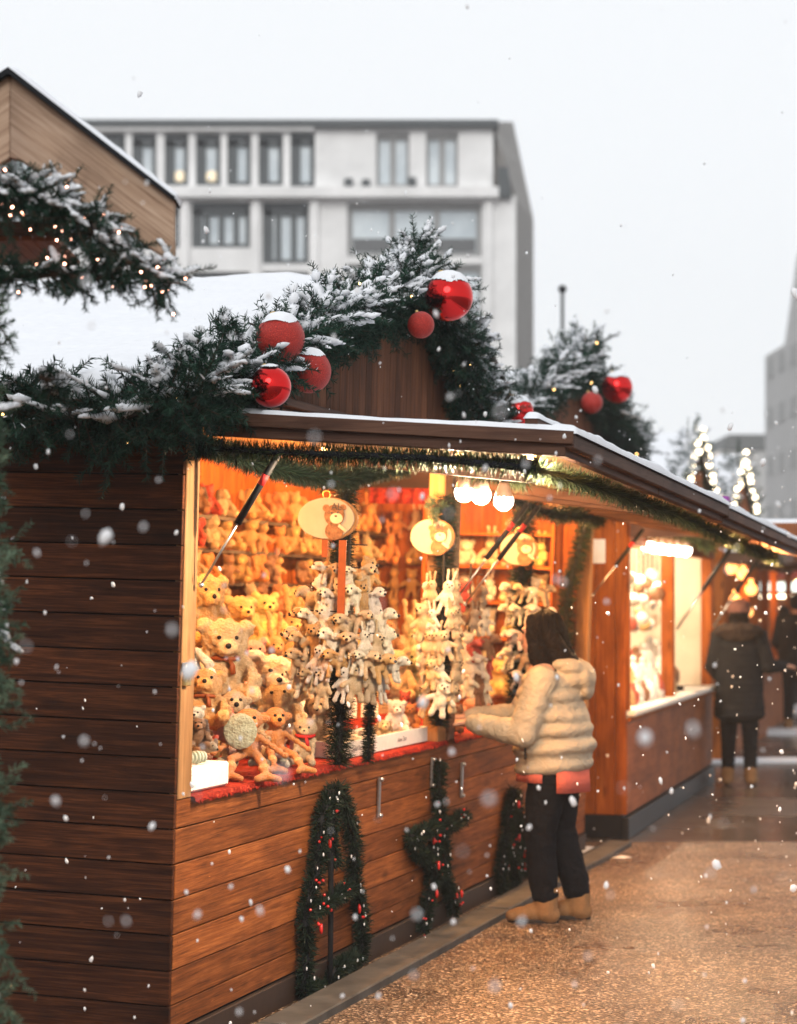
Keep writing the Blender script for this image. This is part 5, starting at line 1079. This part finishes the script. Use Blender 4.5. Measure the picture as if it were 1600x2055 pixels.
# ------------------------------------------------------------------ the second stall
L2, S2, T2 = 5.15, .905, 2.06
st2 = empty('market_stall', M2, 'second stall with an orange lit side wall, brown front panel and white counter', 'market stall')
M_['cream_wall'] = plain('cream_lining', (.80,.72,.60), .7, var=.05, nscale=3)
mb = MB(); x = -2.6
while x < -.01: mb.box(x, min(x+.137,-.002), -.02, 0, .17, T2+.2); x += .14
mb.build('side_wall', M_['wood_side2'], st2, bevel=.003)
mb = MB(); mb.box(-2.6,-.01,.003,.03,.17,T2+.2); mb.build('wall_lining', M_['cream_wall'], st2)
mb = MB()
for i in range(2): mb.box(-.03,.0,.04+i*2.55,.04+i*2.55+2.54,.17,S2-.06)
mb.build('front_panel', M_['panel'], st2, bevel=.004)
mb = MB(); mb.box(-2.55,-.03,-.012,L2,.0,.168); mb.box(-.03,.02,-.03,L2,.0,.15); mb.build('plinth', M_['rail'], st2, bevel=.005)
mb = MB(); mb.box(-.7,.06,.04,L2,S2-.045,S2); mb.build('counter', M_['white_box'], st2, bevel=.012)
mb = MB(); mb.box(.002,.02,.04,L2,S2-.075,S2-.05); mb.build('counter_trim', M_['wood_side2'], st2)
for y, nm in ((.0,'corner_post'),(2.36,'middle_post'),(L2-.16,'end_post')):
    mb = MB(); mb.box(-.09,.01,y+(.035 if y == 0 else 0),y+(.12 if y != 2.36 else .09),S2,T2+.02); mb.build(nm, M_['wood_side2'], st2, bevel=.004)
mb = MB(); mb.box(-.1,.02,.035,L2,T2+.02,T2+.2); mb.build('front_beam', M_['wood_side2'], st2)
mb = MB(); mb.box(-1.25,-1.2,.03,L2,0,2.3); mb.box(-1.2,-.1,L2-.03,L2,0,2.3); mb.box(-1.2,-.1,.031,L2,2.24,2.28); mb.build('inner_wall', M_['cream_wall'], st2)
s = empty('raised_shutter', M2 @ Matrix.Translation((.03,.0,T2+.12)), 'raised shutter over the second stall, brown edge with snow on top', 'shutter')
mb = MB(); mb.box(0,1.35,0,L2,0,.025); mb.build('panel', M_['wood_pale_y'], s)
mb = MB(); mb.box(0,1.38,-.03,-.003,-.05,.04); mb.box(1.352,1.38,0,L2,-.05,.04); mb.build('edge_board', M_['wood_beam_x'], s)
snow_sheet('snow', [(.0,-.03,.042),(1.38,-.03,.042),(1.38,L2,.042),(.0,L2,.042)], s, 30, 60, .03, .01, 11, .03)
# its roof and gable, set back from the shutter hinge
RY, RZ2, EZ2, GX = 2.15, 3.52, 2.93, -.72
mb = MB(); slope(mb, -.3, EZ2-.03, RY, RZ2-.03, -4.2, GX+.05, .03); slope(mb, 2*RY+.3, EZ2-.03, RY, RZ2-.03, -4.2, GX+.05, .03); mb.build('roof', M_['wood_dark'], st2)
snow_sheet('roof_snow', [(-4.2,-.3,EZ2),(GX+.05,-.3,EZ2),(GX+.05,RY,RZ2),(-4.2,RY,RZ2)], st2, 40, 40, .06, .012, 21)
snow_sheet('roof_snow', [(-4.2,2*RY+.3,EZ2),(GX+.05,2*RY+.3,EZ2),(GX+.05,RY,RZ2),(-4.2,RY,RZ2)], st2, 40, 40, .06, .012, 22)
mb = MB(); mb.add([(GX,-.2,T2+.2),(GX,2*RY+.2,T2+.2),(GX,2*RY+.2,EZ2),(GX,RY,RZ2-.05),(GX,-.2,EZ2),(GX-.04,-.2,T2+.2),(GX-.04,2*RY+.2,T2+.2),(GX-.04,2*RY+.2,EZ2),(GX-.04,RY,RZ2-.05),(GX-.04,-.2,EZ2)],
  [(0,1,2,3,4),(9,8,7,6,5),(0,5,6,1),(1,6,7,2),(2,7,8,3),(3,8,9,4),(4,9,5,0)]); mb.build('gable', M_['wood_vert'], st2)
mb = MB(); mb.box(-2.6,GX-.05,-.02,.03,T2+.2,EZ2); mb.box(GX,.02,-.03,L2,T2+.2,T2+.23); mb.build('upper_wall', M_['wood_side2'], st2)
H = lambda px, py, x=-.6: M2 @ on(M2, 0, x, px, py)
fir_garland('snowy fir garland over the gable of the second stall, up to its peak', [H(1048,815),H(1085,785),H(1115,760),H(1140,740),H(1165,725)], .16, 230, .19, .05, .4, lights=4, width=.005, light_r=.009, nper=50)
fir_garland('upright snowy fir tuft at the peak of the second stall gable', [H(1150,745),H(1168,715),H(1180,700)], .14, 250, .2, .05, .35, width=.005, droop=-.5, nper=50, lights=2, light_r=.009)
fir_garland('fir garland down the far slope of the second stall gable, behind the shutter edge', [H(1185,760),H(1215,815),H(1245,860),H(1280,905)], .19, 250, .2, .05, .35, lights=5, width=.005, light_r=.009, nper=50)
bauble(1239,778,31,True,'shiny red bauble with a snow cap right of the second stall\'s garland peak',-.2,M=M2,snow=.8)
bauble(1188,808,22,False,'smaller matt red bauble on the second stall\'s garland, below the shiny one',-.2,M=M2,snow=0)
GB2 = 'six lit bulbs under the second stall shutter'
for i, (px, py) in enumerate(((1299,1093),(1314,1097),(1330,1099),(1344,1101),(1361,1102),(1376,1104))):
    bulb(on(M2, 1, .9+.12*i, px, py), f'{ORD[i]} from left of the six lit bulbs under the second stall shutter', GB2, .05, power=8, warm=(1,.72,.45), M=M2)
for y in (.9, 2.3, 3.8):
    bulb((-.45, y, 2.2), f'{"nearest" if y < 1 else "middle" if y < 3 else "farthest"} bulb behind the top beam of the second stall', 'bulbs inside the second stall', .028, 'bulb', 85, (1,.74,.48), M=M2)
tinsel('tinsel garland hanging in front of the second stall top beam, round the six bulbs', [on(M2,1,.6,1262,1075),on(M2,1,.9,1300,1062),on(M2,1,1.2,1340,1060),on(M2,1,1.5,1390,1072),on(M2,1,1.8,1430,1095)], .1, 1800, M=M2, width=.007)
for y in (2.4, 4.95):
    a = Vector((.03,y,1.45)); b = Vector((.5,y,T2+.1)); d = b-a
    r0 = empty('gas_strut', M2 @ Matrix.Translation(a), 'gas strut at the '+('middle' if y < 3 else 'end')+' post of the second stall', 'gas strut', 'gas struts of the second stall')
    mb = MB(); mb.tube([d*.45, d], .018, 8); mb.build('cylinder', M_['black'], r0); mb = MB(); mb.tube([d*0, d*.47], .01, 8); mb.build('rod', M_['metal'], r0)
mb = MB(); p = on(M2, 1, -.025, 1190, 1105); mb.box(-.09,.09,-.006,0,-.09,.08); tag(mb.build('notice_sheet', M_['white_box'], None, M2 @ Matrix.Translation(p)), 'blank white notice sheet high on the orange side wall', 'notice')
# goods of the second stall
gcol = [M_['white_box'], plain('pale_gold_goods', (.6,.38,.17), .4), plain('soft_red_goods', (.45,.1,.06), .5), plain('brown_goods', (.22,.11,.06), .6), plain('silver_goods', (.55,.53,.5), .3), M_['white_box']]
def jar_mesh(k):
    mb = MB(); prof = [[(.0,.035),(.05,.04),(.09,.03),(.11,.018)],[(.0,.03),(.03,.045),(.07,.045),(.1,.02),(.12,.022)],[(.0,.045),(.04,.047),(.05,.02),(.13,.012)]][k]
    mb.tube([(0,0,z) for z, _ in prof], [r_ for _, r_ in prof], 14); mb.ico((0,0,prof[-1][0]+.008), .014); return mb
def y2(px, x): return on(M2, 0, x, px, 1300).y
for r_ in range(3):
    for i in range(13):
        x = -.10-.2*r_; px = 1264+i*6.6+random.uniform(-1.5,1.5)
        o = jar_mesh((i+r_) % 3).build('candle_holder', random.choice(gcol), None, M2 @ Matrix.Translation((x, y2(px, x), S2)) @ Matrix.Scale(random.uniform(.9,1.5)*(1+.55*r_), 4))
        tag(o, f'small candle holder, {ORD[i]} from left in the {["front","middle","back"][r_]} row on the white counter', 'candle holder', 'candle holders on the second counter')
for r_ in range(3):
    for i in range(9):
        x = -.12-.2*r_; px = 1264+i*9.2+random.uniform(-2,2)
        sz = random.uniform(.035,.07); mb = MB(); mb.ico((0,0,0), sz, 3); o = mb.build('ornament_ball', random.choice(gcol), None, M2 @ Matrix.Translation((x, y2(px, x), 1.93-.13*r_-random.uniform(0,.26))))
        mb = MB(); mb.tube([(0,0,sz),(0,0,2.24-o.location.z)], .003, 5); mb.build('cord', M_['twig'], o)
        tag(o, f'hanging ornament ball, {ORD[i]} from left in the {["front","middle","rear"][r_]} row inside the second stall', 'ornament', 'ornament balls in the second stall')
for i in range(5):
    mb = MB(); mb.tube([(0,0,0),(0,0,.1),(0,0,.2),(0,0,.26)], [.06,.05,.03,.012], 12); mb.ico((0,0,.28), .03)
    tag(mb.build('figurine', gcol[1+i % 3], None, M2 @ Matrix.Translation((-.95, y2(1356+i*14, -.95), S2+.1)) @ Matrix.Scale(1.3,4)), f'tall wooden figurine, {ORD[i]} from left at the back right of the second stall', 'figurine', 'figurines in the second stall')
mb = MB(); mb.box(-1.19,-.8,2.5,5.1,S2-.3,S2+.1); tag(mb.build('display_shelf', M_['cream_wall'], None, M2), 'low cream shelf behind the counter in the right half of the second stall', 'shelf')
mb = MB(); mb.box(-.5,-.2,0,.7,0,.012); mb.box(-.5,-.2,0,.012,.012,.04); mb.box(-.5,-.2,.688,.7,.012,.04); tag(mb.build('serving_tray', M_['black'], None, M2 @ Matrix.Translation((.12, 3.0, S2+.001))), 'black tray on the white counter right of the middle post', 'tray')

# ------------------------------------------------------------------ farther stalls with outlined gables
def far_stall(M, L, label, gy, glabel, xg=-.6, zr=3.45, ze=2.72, cols=('wood_side2','panel')):
    r0 = empty('market_stall', M, label, 'market stall'); mb = MB()
    mb.box(-2.4,0,0,.03,0,2.25); mb.box(-2.4,-2.3,.03,L,0,2.3); mb.build('side_wall', M_[cols[0]], r0)
    mb = MB(); mb.box(-.05,0,.03,L,0,.9); mb.build('front_panel', M_[cols[1]], r0)
    mb = MB(); mb.box(-.5,.06,.03,L,.9,.94); mb.build('counter', M_['wood_side2'], r0, bevel=.004)
    for y in (.03, L/2, L-.12): mb = MB(); mb.box(-.08,.01,y,y+.1,.94,2.1); mb.build('post', M_['wood_side2'], r0)
    mb = MB(); mb.box(-.1,.03,.03,L,2.1,2.28); mb.box(0,1.2,.03,L,2.14,2.17); mb.box(1.2,1.23,-.02,L,2.09,2.2); mb.box(0,1.2,0,.028,2.09,2.2); mb.build('awning', M_['wood_beam'], r0)
    mb = MB(); mb.box(0,1.23,-.02,L,2.2,2.235); mb.build('awning_snow', M_['snow'], r0, bevel=.01)
    w_ = gy/2; mb = MB(); slope(mb, -.25, ze-.03, w_, zr-.03, -3, xg+.05, .03); slope(mb, gy+.25, ze-.03, w_, zr-.03, -3, xg+.05, .03); mb.build('roof', M_['wood_dark'], r0)
    mb = MB(); slope(mb, -.27, ze, w_, zr, -3, xg+.06, .06); slope(mb, gy+.27, ze, w_, zr, -3, xg+.06, .06); mb.build('roof_snow', M_['snow'], r0)
    mb = MB(); mb.add([(xg,-.1,2.28),(xg,gy+.1,2.28),(xg,gy+.1,ze),(xg,w_,zr-.04),(xg,-.1,ze)], [(0,1,2,3,4)]); mb.add([(xg-.03,-.1,2.28),(xg-.03,gy+.1,2.28),(xg-.03,gy+.1,ze),(xg-.03,w_,zr-.04),(xg-.03,-.1,ze)], [(4,3,2,1,0)]); mb.build('gable', M_['wood_side2'], r0)
    g0 = empty('light_string', M @ Matrix.Translation((xg+.1,0,0)), glabel, 'string lights'); n = 11
    for sgn in (0, 1):
        for i in range(n+(1-sgn)):
            t = i/n; y = w_+(-1 if sgn else 1)*(1-t)*(w_+.2) if True else 0; z = ze-.05+(zr+.06-(ze-.05))*t
            if sgn and i == n: continue
            mb = MB(); mb.ico((random.uniform(-.02,.02), y, z+random.uniform(-.02,.03)), .032, 2); mb.build('bulb', M_['bulb_warm2'], g0)
    mb = MB(); mb.tube([(0,-.2,ze-.05),(0,w_,zr+.06),(0,gy+.2,ze-.05)], .008, 5); mb.build('wire', M_['black'], g0)
    fir_garland('dark fir garland behind the lit '+glabel.split(' ')[0]+' gable', [(xg,-.25,ze),(xg,w_,zr+.05),(xg,gy+.25,ze)], .1, 60, .2, .06, .4, M=M, width=.009, nper=30)
    for y in (.8, 2.2): bulb((-.3, y, 2.0), ('near' if y < 1 else 'far')+' orange lit bulb inside the '+glabel.split(' ')[0]+' far stall', 'bulbs in the far stalls', .05, 'bulb_warm', 25, (1,.5,.2), M=M)
    for i in range(8):
        mb = MB(); mb.ico((0,0,.05), (.06,.06,.06), 2); mb.tube([(0,0,.1),(0,0,.16)], .02, 8)
        tag(mb.build('jar', random.choice(gcol), None, M @ Matrix.Translation((-.2-.1*(i % 2), .3+i*.35, .94))), f'round jar, {ORD[i]} from the left on the counter of the {glabel.split(" ")[0]} far stall', 'jar', 'jars on the far counters')
M_['lantern'] = emis('lit_lantern', (1,.42,.12), 3.5)
M_['bulb_warm2'] = emis('lit_gable_bulb', (1,.84,.58), 9)
far_stall(M3, 5.0, 'third stall, reddish brown with orange lamps, behind the person with the beanie', 3.1, 'nearer string of round bulbs outlining a snowy gable beyond the shutter edge', -.5, 3.52)
far_stall(M4 @ Matrix.Translation((0,.0,0)), 5.0, 'fourth stall far down the lane, mostly hidden by the third', 3.4, 'farther string of round bulbs outlining a gable, right of the nearer one', -.42, 3.6)
for i, (px, py) in enumerate(((1470,1140),(1492,1152),(1508,1183),(1476,1205),(1500,1228))):
    mb = MB(); mb.ico((0,0,0), .07, 2); mb.tube([(0,0,.06),(0,0,.12)], .025, 8); tag(mb.build('lantern', M_['lantern'], None, Matrix.Translation(at(px, py, 24.5+i*.2))), f'glowing orange lantern, {ORD[i]} of five counted from the top left, in the third stall', 'lantern', 'orange lanterns in the third stall')
# stall closing the lane
D5 = 33.0
mc = Matrix.Translation(Vector(((1560-CX)/FPX*D5, D5, 0)))
r0 = empty('market_stall', mc, 'stall across the end of the lane with a red fascia and snowy awning', 'market stall')
Z = lambda py: CAMZ+(HY-py)/FPX*D5
M_['red_paint'] = plain('red_fascia', (.28,.03,.02), .6)
mb = MB(); mb.box(-.55,3.0,0,.06,Z(1160),Z(1133)); mb.box(-.5,-.42,.06,.14,0,Z(1160)); mb.box(.9,.98,.06,.14,0,Z(1160)); mb.build('fascia', M_['red_paint'], r0)
mb = MB(); mb.box(-.6,3.0,-.05,2.4,Z(1132),Z(1124)); mb.build('awning_snow', M_['snow'], r0, bevel=.02)
mb = MB(); mb.box(-.3,3.0,.6,2.6,Z(1115),Z(1098)); mb.build('roof_snow', M_['snow'], r0, bevel=.03)
mb = MB(); mb.box(-.5,3.0,1.2,1.25,0,Z(1100)); mb.build('back_wall', M_['panel'], r0)
mb = MB(); mb.box(-.5,3.0,.1,.5,0,.95); mb.box(-.55,3,.05,.55,.95,1.0); mb.build('counter', M_['rail'], r0)
g0 = empty('light_string', mc @ Matrix.Translation((-.3,.02,Z(1197))), 'short row of warm bulbs hanging under the red fascia at the end of the lane', 'string lights')
for i in range(11): mb = MB(); mb.ico((i*.058,0,0), .03, 2); mb.build('bulb', M_['bulb_warm2'], g0)
mb = MB(); mb.box(-.25,1.2,.3,.9,Z(1186),Z(1168)); tag(mb.build('cool_light_panel', emis('cool_tube', (.8,.95,.92), 1.6), None, mc), 'pale greenish light tube under the roof of the stall at the end of the lane', 'light tube')
bulb((.4, .4, 2.0), 'bulb inside the stall at the end of the lane', None, .05, 'bulb_warm', 60, (1,.75,.5), M=mc)

# ------------------------------------------------------------------ buildings behind
def building():
    D = 72.0; bx = Vector((-12, D, 0)); r0 = empty('office_building', Matrix.Translation(bx), 'large pale stone office building with dark framed windows behind the toy stall', 'building')
    X = lambda px: (px-CX)/FPX*D-bx.x; Zz = lambda py: CAMZ+(HY-py)/FPX*D
    stone = plain('pale_stone', (.79,.79,.79), .8, var=.09, nscale=.9); stone2 = plain('grey_stone_reveal', (.34,.32,.30), .8, var=.1, nscale=2)
    slate = plain('grey_mansard', (.26,.245,.23), .7, var=.12, nscale=2); frm = plain('window_frame_dark', (.07,.08,.085), .5); frm2 = plain('window_frame_grey', (.30,.30,.30), .6)
    gm, t, b = new_mat('window_glass_sky_tone', .25, .5); b.inputs['Base Color'].default_value = (.22,.27,.31,1)
    tc = t.nodes.new('ShaderNodeTexCoord'); f = noise_n(t, tc.outputs['Object'], .8, 3); t.links.new(ramp(t, f, [(.35,(.46,.53,.58)),(.65,(.66,.73,.77))]), b.inputs['Base Color'])  # pale sky reflection is put into the pane colour
    gd = plain('dark_glass', (.07,.075,.08), .15, .8)
    lit = emis('lit_window', (1,.85,.6), .35)
    wins = []   # px0,px1,py0,py1,mullions,kind
    for x in range(11): wins.append((80-0+ (265-80)*0 + 63*x-111 if False else 14+62.5*x-0, 14+62.5*x+49, 266, 372, 0, 'top'))
    wins = [(265-62.5*k, 314-62.5*k, 266, 372, 0, 'top') for k in range(6, -1, -1)]+[(330,378,266,372,0,'top'),(393,443,266,372,0,'top'),(456,504,266,372,0,'top'),(519,568,266,372,0,'top'),(583,632,264,374,0,'top')]
    wins += [(755,822,264,374,1,'pale'),(855,920,264,374,1,'pale')]
    for x0, x1 in ((385,502),(527,620),(243,360),(101,218),(-41,76),(-183,-66)):
        wins.append((x0, x1, 405, 497 if x0 != 527 else 529, 3 if x0 != 527 else 2, 'mid')); wins.append((x0, x1, 545, 640, 2, 'low')); wins.append((x0, x1, 680, 790, 2, 'low'))
    wins += [(697,967,406,515,2,'big'),(697,967,530,660,2,'pale')]
    x0, x1, y0, y1 = -320, 1036, 247, 900
    xs = sorted({x0, x1, 990}|{w_[0] for w_ in wins}|{w_[1] for w_ in wins}); ys = sorted({y0, y1, 392}|{w_[2] for w_ in wins}|{w_[3] for w_ in wins})
    mb = MB()
    def hole(a, b): return any(w_[0] < a < w_[1] and w_[2] < b < w_[3] for w_ in wins)
    for i in range(len(xs)-1):
        run = None
        for j in range(len(ys)):
            inside = j < len(ys)-1 and not hole((xs[i]+xs[i+1])/2, (ys[j]+ys[j+1])/2) and not (xs[i] >= 989 and ys[j] < 391)
            if inside and run is None: run = ys[j]
            if not inside and run is not None: mb.box(X(xs[i]), X(xs[i+1]), 0, .9, Zz(ys[j]), Zz(run), .5); run = None
    zb = Zz(900); mb.box(X(x0), X(x1), .0, .9, 0, zb, .5)
    mb.build('wall', stone, r0)
    mb = MB(); mb.box(X(x0), X(1000), -.5, -.002, Zz(400), Zz(380)); mb.box(X(x0), X(630), -.25, -.001, Zz(264), Zz(258)); mb.build('cornice', stone, r0)
    mb = MB(); mb.box(X(x0), X(1000), -.35, .6, Zz(257), Zz(244)); mb.build('eave', frm, r0)
    mb = MB(); mb.box(X(x0), X(1000), .6, 16, Zz(400), Zz(246)); mb.box(X(x0), X(1030), .92, 16, 0, Zz(401)); mb.build('roof', slate, r0)
    # mansard flank: returns backwards to the right
    q = lambda px, py, d: Vector(((px-CX)/FPX*(D+d)-bx.x, d, CAMZ+(HY-py)/FPX*(D+d)))
    P = [q(984,244,-.02), q(1010,310,-.02), q(1037,400,-.02), q(1038,900,-.02)]; Qs = [q(1030,244,9), q(1048,330,9), q(1071,440,9), q(1072,900,9)]
    mb = MB(); vs = P+Qs+[p+Vector((-1.5,9.2,0)) for p in P]; mb.add(vs, [(0,1,5,4),(1,2,6,5),(2,3,7,6),(4,5,9,8),(5,6,10,9),(6,7,11,10)]); mb.build('flank_wall', slate, r0)
    mb = MB(); a = [q(1000,335,-.3), q(1020,335,-.3), q(1027,395,-.3), q(1003,395,-.3)]; mb.add([*a, *[v+Vector((0,.28,0)) for v in a]], [(0,1,2,3),(4,7,6,5),(0,4,5,1),(1,5,6,2),(2,6,7,3),(3,7,4,0)]); mb.build('flank_window', frm, r0)
    # pilasters and spandrels
    for px in (372, 514, 632, 980): mb = MB(); mb.box(X(px-7), X(px+7), -.22, -.003, zb, Zz(402)); mb.build('pilaster', stone, r0)
    for (a, b, c, d, mul, kd) in wins:
        g = gd if kd in ('low',) else gm
        mb = MB(); fr = .16 if kd != 'pale' else .1; Xa, Xb, Zt, Zb = X(a), X(b), Zz(c), Zz(d)
        dp = .18; mb.box(Xa, Xb, dp, dp+.1, Zt-(.42 if kd in ('top','mid') else .22), Zt); mb.box(Xa, Xb, dp, dp+.1, Zb, Zb+fr); mb.box(Xa, Xa+fr*(2 if kd in ('top','mid') else 1), dp, dp+.1, Zb+fr, Zt-.22); mb.box(Xb-fr, Xb, dp, dp+.1, Zb+fr, Zt-.22)
        for m in range(mul):
            xm = Xa+(Xb-Xa)*(m+1)/(mul+1); mb.box(xm-.09, xm+.09, dp+.02, dp+.1, Zb+fr, Zt-.22)
        wf = mb.build('window', frm if kd in ('top','mid','low') else frm2, r0)
        mb = MB(); mb.box(Xa, Xb, dp+.12, dp+.16, Zb, Zt)
        if kd == 'big': pass
        mb.build('pane', g, wf)
        if kd == 'big':
            mb = MB(); mb.box(Xa+.2, Xb-.2, dp+.09, dp+.118, Zb+.2, Zb+(Zt-Zb)*.36); mb.build('lower_pane', gd, wf)
        if kd == 'top' and a in (330, 393, 202.5) or (kd == 'low' and c == 545 and a in (385, 527)) :
            mb = MB(); mb.ico(((Xa+Xb)/2+.1, dp+.115, Zb+(.35 if kd == 'top' else .9)), (.26,.04,.2), 2); mb.build('lamp_in_window', lit, wf)
    for px, py in ((700,370),(735,372),(827,368)):
        mb = MB(); mb.box(X(px)-.14, X(px)+.14, -.3, -.003, Zz(py)-.1, Zz(py)+.16); mb.build('floodlight', frm, r0, bevel=.03)
building()
def side_building():
    D = 130.0; r0 = empty('apartment_block', Matrix.Translation((22, D, 0)), 'pale grey stepped tower block fading in the snow at the right edge', 'building')
    wall = plain('grey_render', (.52,.515,.505), .8, var=.05, nscale=.5); win = plain('faded_window_band', (.36,.36,.35), .6)  # fading with distance is put into the light window colour
    q = lambda px, py, d: Vector(((px-CX)/FPX*(D+d)-22, d, CAMZ+(HY-py)/FPX*(D+d)))
    mb = MB(); a, b = q(1536,715,0), q(1700,600,-22); h = a.z
    mb.add([(a.x,0,0),(b.x,-22,0),(b.x,-22,h),(a.x,0,h),(a.x+18,14,0),(b.x+18,-8,0),(b.x+18,-8,h),(a.x+18,14,h)], [(0,1,2,3),(1,5,6,2),(5,4,7,6),(4,0,3,7),(3,2,6,7)]); mb.build('lower_block', wall, r0)
    mb = MB(); c = a+(b-a)*.28; hh = q(1590,590,-6).z+2
    mb.add([(c.x,c.y+.2,h),(b.x,b.y+.2,h),(b.x,b.y+.2,hh+6),(c.x+.7,c.y+.2,hh),(c.x+14,8,h),(b.x+14,-10,h),(b.x+14,-10,hh+6),(c.x+14,8,hh)], [(0,1,2,3),(1,5,6,2),(5,4,7,6),(4,0,3,7),(3,2,6,7)]); mb.build('upper_block', wall, r0)
    d = Vector((b.x-a.x, -22, 0)).normalized(); nrm = Vector((-d.y, d.x, 0)); nrm = -nrm if nrm.y > 0 else nrm
    for k in range(5):
        for i in range(3):
            z = 3.5+k*2.9; s = 1.0+i*3.4; p0 = Vector((a.x,0,z))+d*s+nrm*.06; p1 = p0+d*1.7; mb = MB()
            mb.add([p0, p1, p1+Vector((0,0,1.1)), p0+Vector((0,0,1.1)), p0-nrm*.05, p1-nrm*.05, p1-nrm*.05+Vector((0,0,1.1)), p0-nrm*.05+Vector((0,0,1.1))], [(0,1,2,3),(0,4,5,1),(3,2,6,7),(1,5,6,2),(0,3,7,4)]); mb.build('window', win, r0)
    D2 = 170.0; r1 = empty('low_building', Matrix.Translation((26, D2, 0)), 'low pale building with dark flat roof between the lit gables and tower', 'building')
    q2 = lambda px, py: ((px-CX)/FPX*D2-26, CAMZ+(HY-py)/FPX*D2)
    mb = MB(); (x0, z1), (x1, z0) = q2(1444,903), q2(1560,1300); mb.box(x0, x1, 0, 12, 0, z1); mb.build('wall', plain('pale_render', (.5,.5,.49), .8), r1)
    mb = MB(); (x0, z1), (x1, z0) = q2(1462,872), q2(1530,902); mb.prism([(x0-.5,z0),(x1+1.5,z0),(x1+1.5,z1),(x0,z1)], -.3, 11); mb.build('roof', plain('dark_roofing', (.12,.125,.12), .8), r1)
    mb = MB(); (x0, z1), (x1, z0) = q2(1512,933), q2(1524,985); mb.box(x0, x1, -.1, -.01, z0, z1); mb.build('window', win, r1)
side_building()
# lamp post
DL = 34.0; p = Vector(((1129-CX)/FPX*DL, DL, 0)); Zl = lambda py: CAMZ+(HY-py)/FPX*DL
r0 = empty('street_lamp', Matrix.Translation(p), 'slim grey street lamp standing behind the second stall', 'street lamp')
mb = MB(); mb.tube([(0,0,0),(0,0,3),(0,0,Zl(585))], [.06,.04,.03], 10); mb.build('pole', plain('grey_metal', (.10,.105,.11), .5), r0)
mb = MB(); mb.tube([(0,0,Zl(588)),(0,0,Zl(582)),(0,0,Zl(576)),(0,0,Zl(572))], [.035,.07,.065,.03], 12); mb.build('lamp_head', M_['rail'], r0)

# ------------------------------------------------------------------ falling snow, through the whole lane
def flakes():
    iv, if_ = ico_arrays(1); V = []; F = []; o = 0; rg = np.random.default_rng(5)
    n = 6800
    P = np.c_[rg.uniform(-3.2, 3.6, n), rg.uniform(2.4, 15, n), rg.uniform(.1, 4.6, n)]
    near = np.c_[rg.uniform(-.19, .19, 110), rg.uniform(2.6, 6.5, 110), rg.uniform(-.2, .22, 110)]; near[:, 0] *= near[:, 1]; near[:, 2] = CAMZ+near[:, 2]*near[:, 1]; P = np.r_[P, near[near[:, 2] > .05]]
    for p in P:
        if abs(p[0])/p[1] > .24 and p[1] > 6: continue
        if (p[2]-1.66)/p[1] > .09 and rg.random() < (.93 if p[0]/p[1] > .04 or (p[2]-1.66)/p[1] > .2 else .5): continue
        q = M1.inverted() @ Vector(p)
        if q.x < .05 and q.y > -.3 and q.y < 7.3 and q.z < 2.4: continue
        if 0 <= q.x < 1.45 and 0 < q.y < 7.2 and (q.z < 2.3): 
            if rg.random() < .8: continue
        r_ = abs(rg.normal(0, .0026))+.0014
        if rg.random() < .06: r_ *= 1.8
        v = iv*np.array([1, 1, rg.uniform(1.1, 1.9)])*r_*(1+(.35 if p[1] < 5 else .7)*(rg.random((len(iv), 1))-.5)); t = rg.uniform(-.5, .5); v = v @ np.array([[math.cos(t),0,math.sin(t)],[0,1,0],[-math.sin(t),0,math.cos(t)]])
        V.append(v+p); F.append(if_+o); o += len(iv)
    o_ = link('falling_snow', np_mesh('falling_snow', np.concatenate(V), np.concatenate(F), True, M_['flake'])); tag(o_, 'falling snowflakes drifting through the lane', 'snow', kind='stuff')
def flake_mat():
    m, t, b = new_mat('snowflake', .9, .1); b.inputs['Base Color'].default_value = (.95,.96,.98,1)
    tr = t.nodes.new('ShaderNodeBsdfTranslucent'); tr.inputs['Color'].default_value = (.95,.96,.98,1); mx = t.nodes.new('ShaderNodeMixShader'); mx.inputs[0].default_value = .45
    t.links.new(b.outputs[0], mx.inputs[1]); t.links.new(tr.outputs[0], mx.inputs[2]); t.links.new(mx.outputs[0], t.nodes['Material Output'].inputs['Surface']); return m
M_['flake'] = flake_mat()
flakes()

# ------------------------------------------------------------------ snowy air
hz = MB(); hz.box(-34, 48, -3, 215, -1, 34); h = hz.build('haze', None); tag(h, kind='stuff'); hm = bpy.data.materials.new('snowy_air'); hm.use_nodes = True
ht = hm.node_tree; ht.nodes.clear(); ho = ht.nodes.new('ShaderNodeOutputMaterial'); hv = ht.nodes.new('ShaderNodeVolumePrincipled'); hv.inputs['Color'].default_value = (.96,.97,1,1)
hv.inputs['Density'].default_value = .0012; ht.links.new(hv.outputs[0], ho.inputs['Volume']); h.data.materials.append(hm)
scene.cycles.volume_bounces = 1
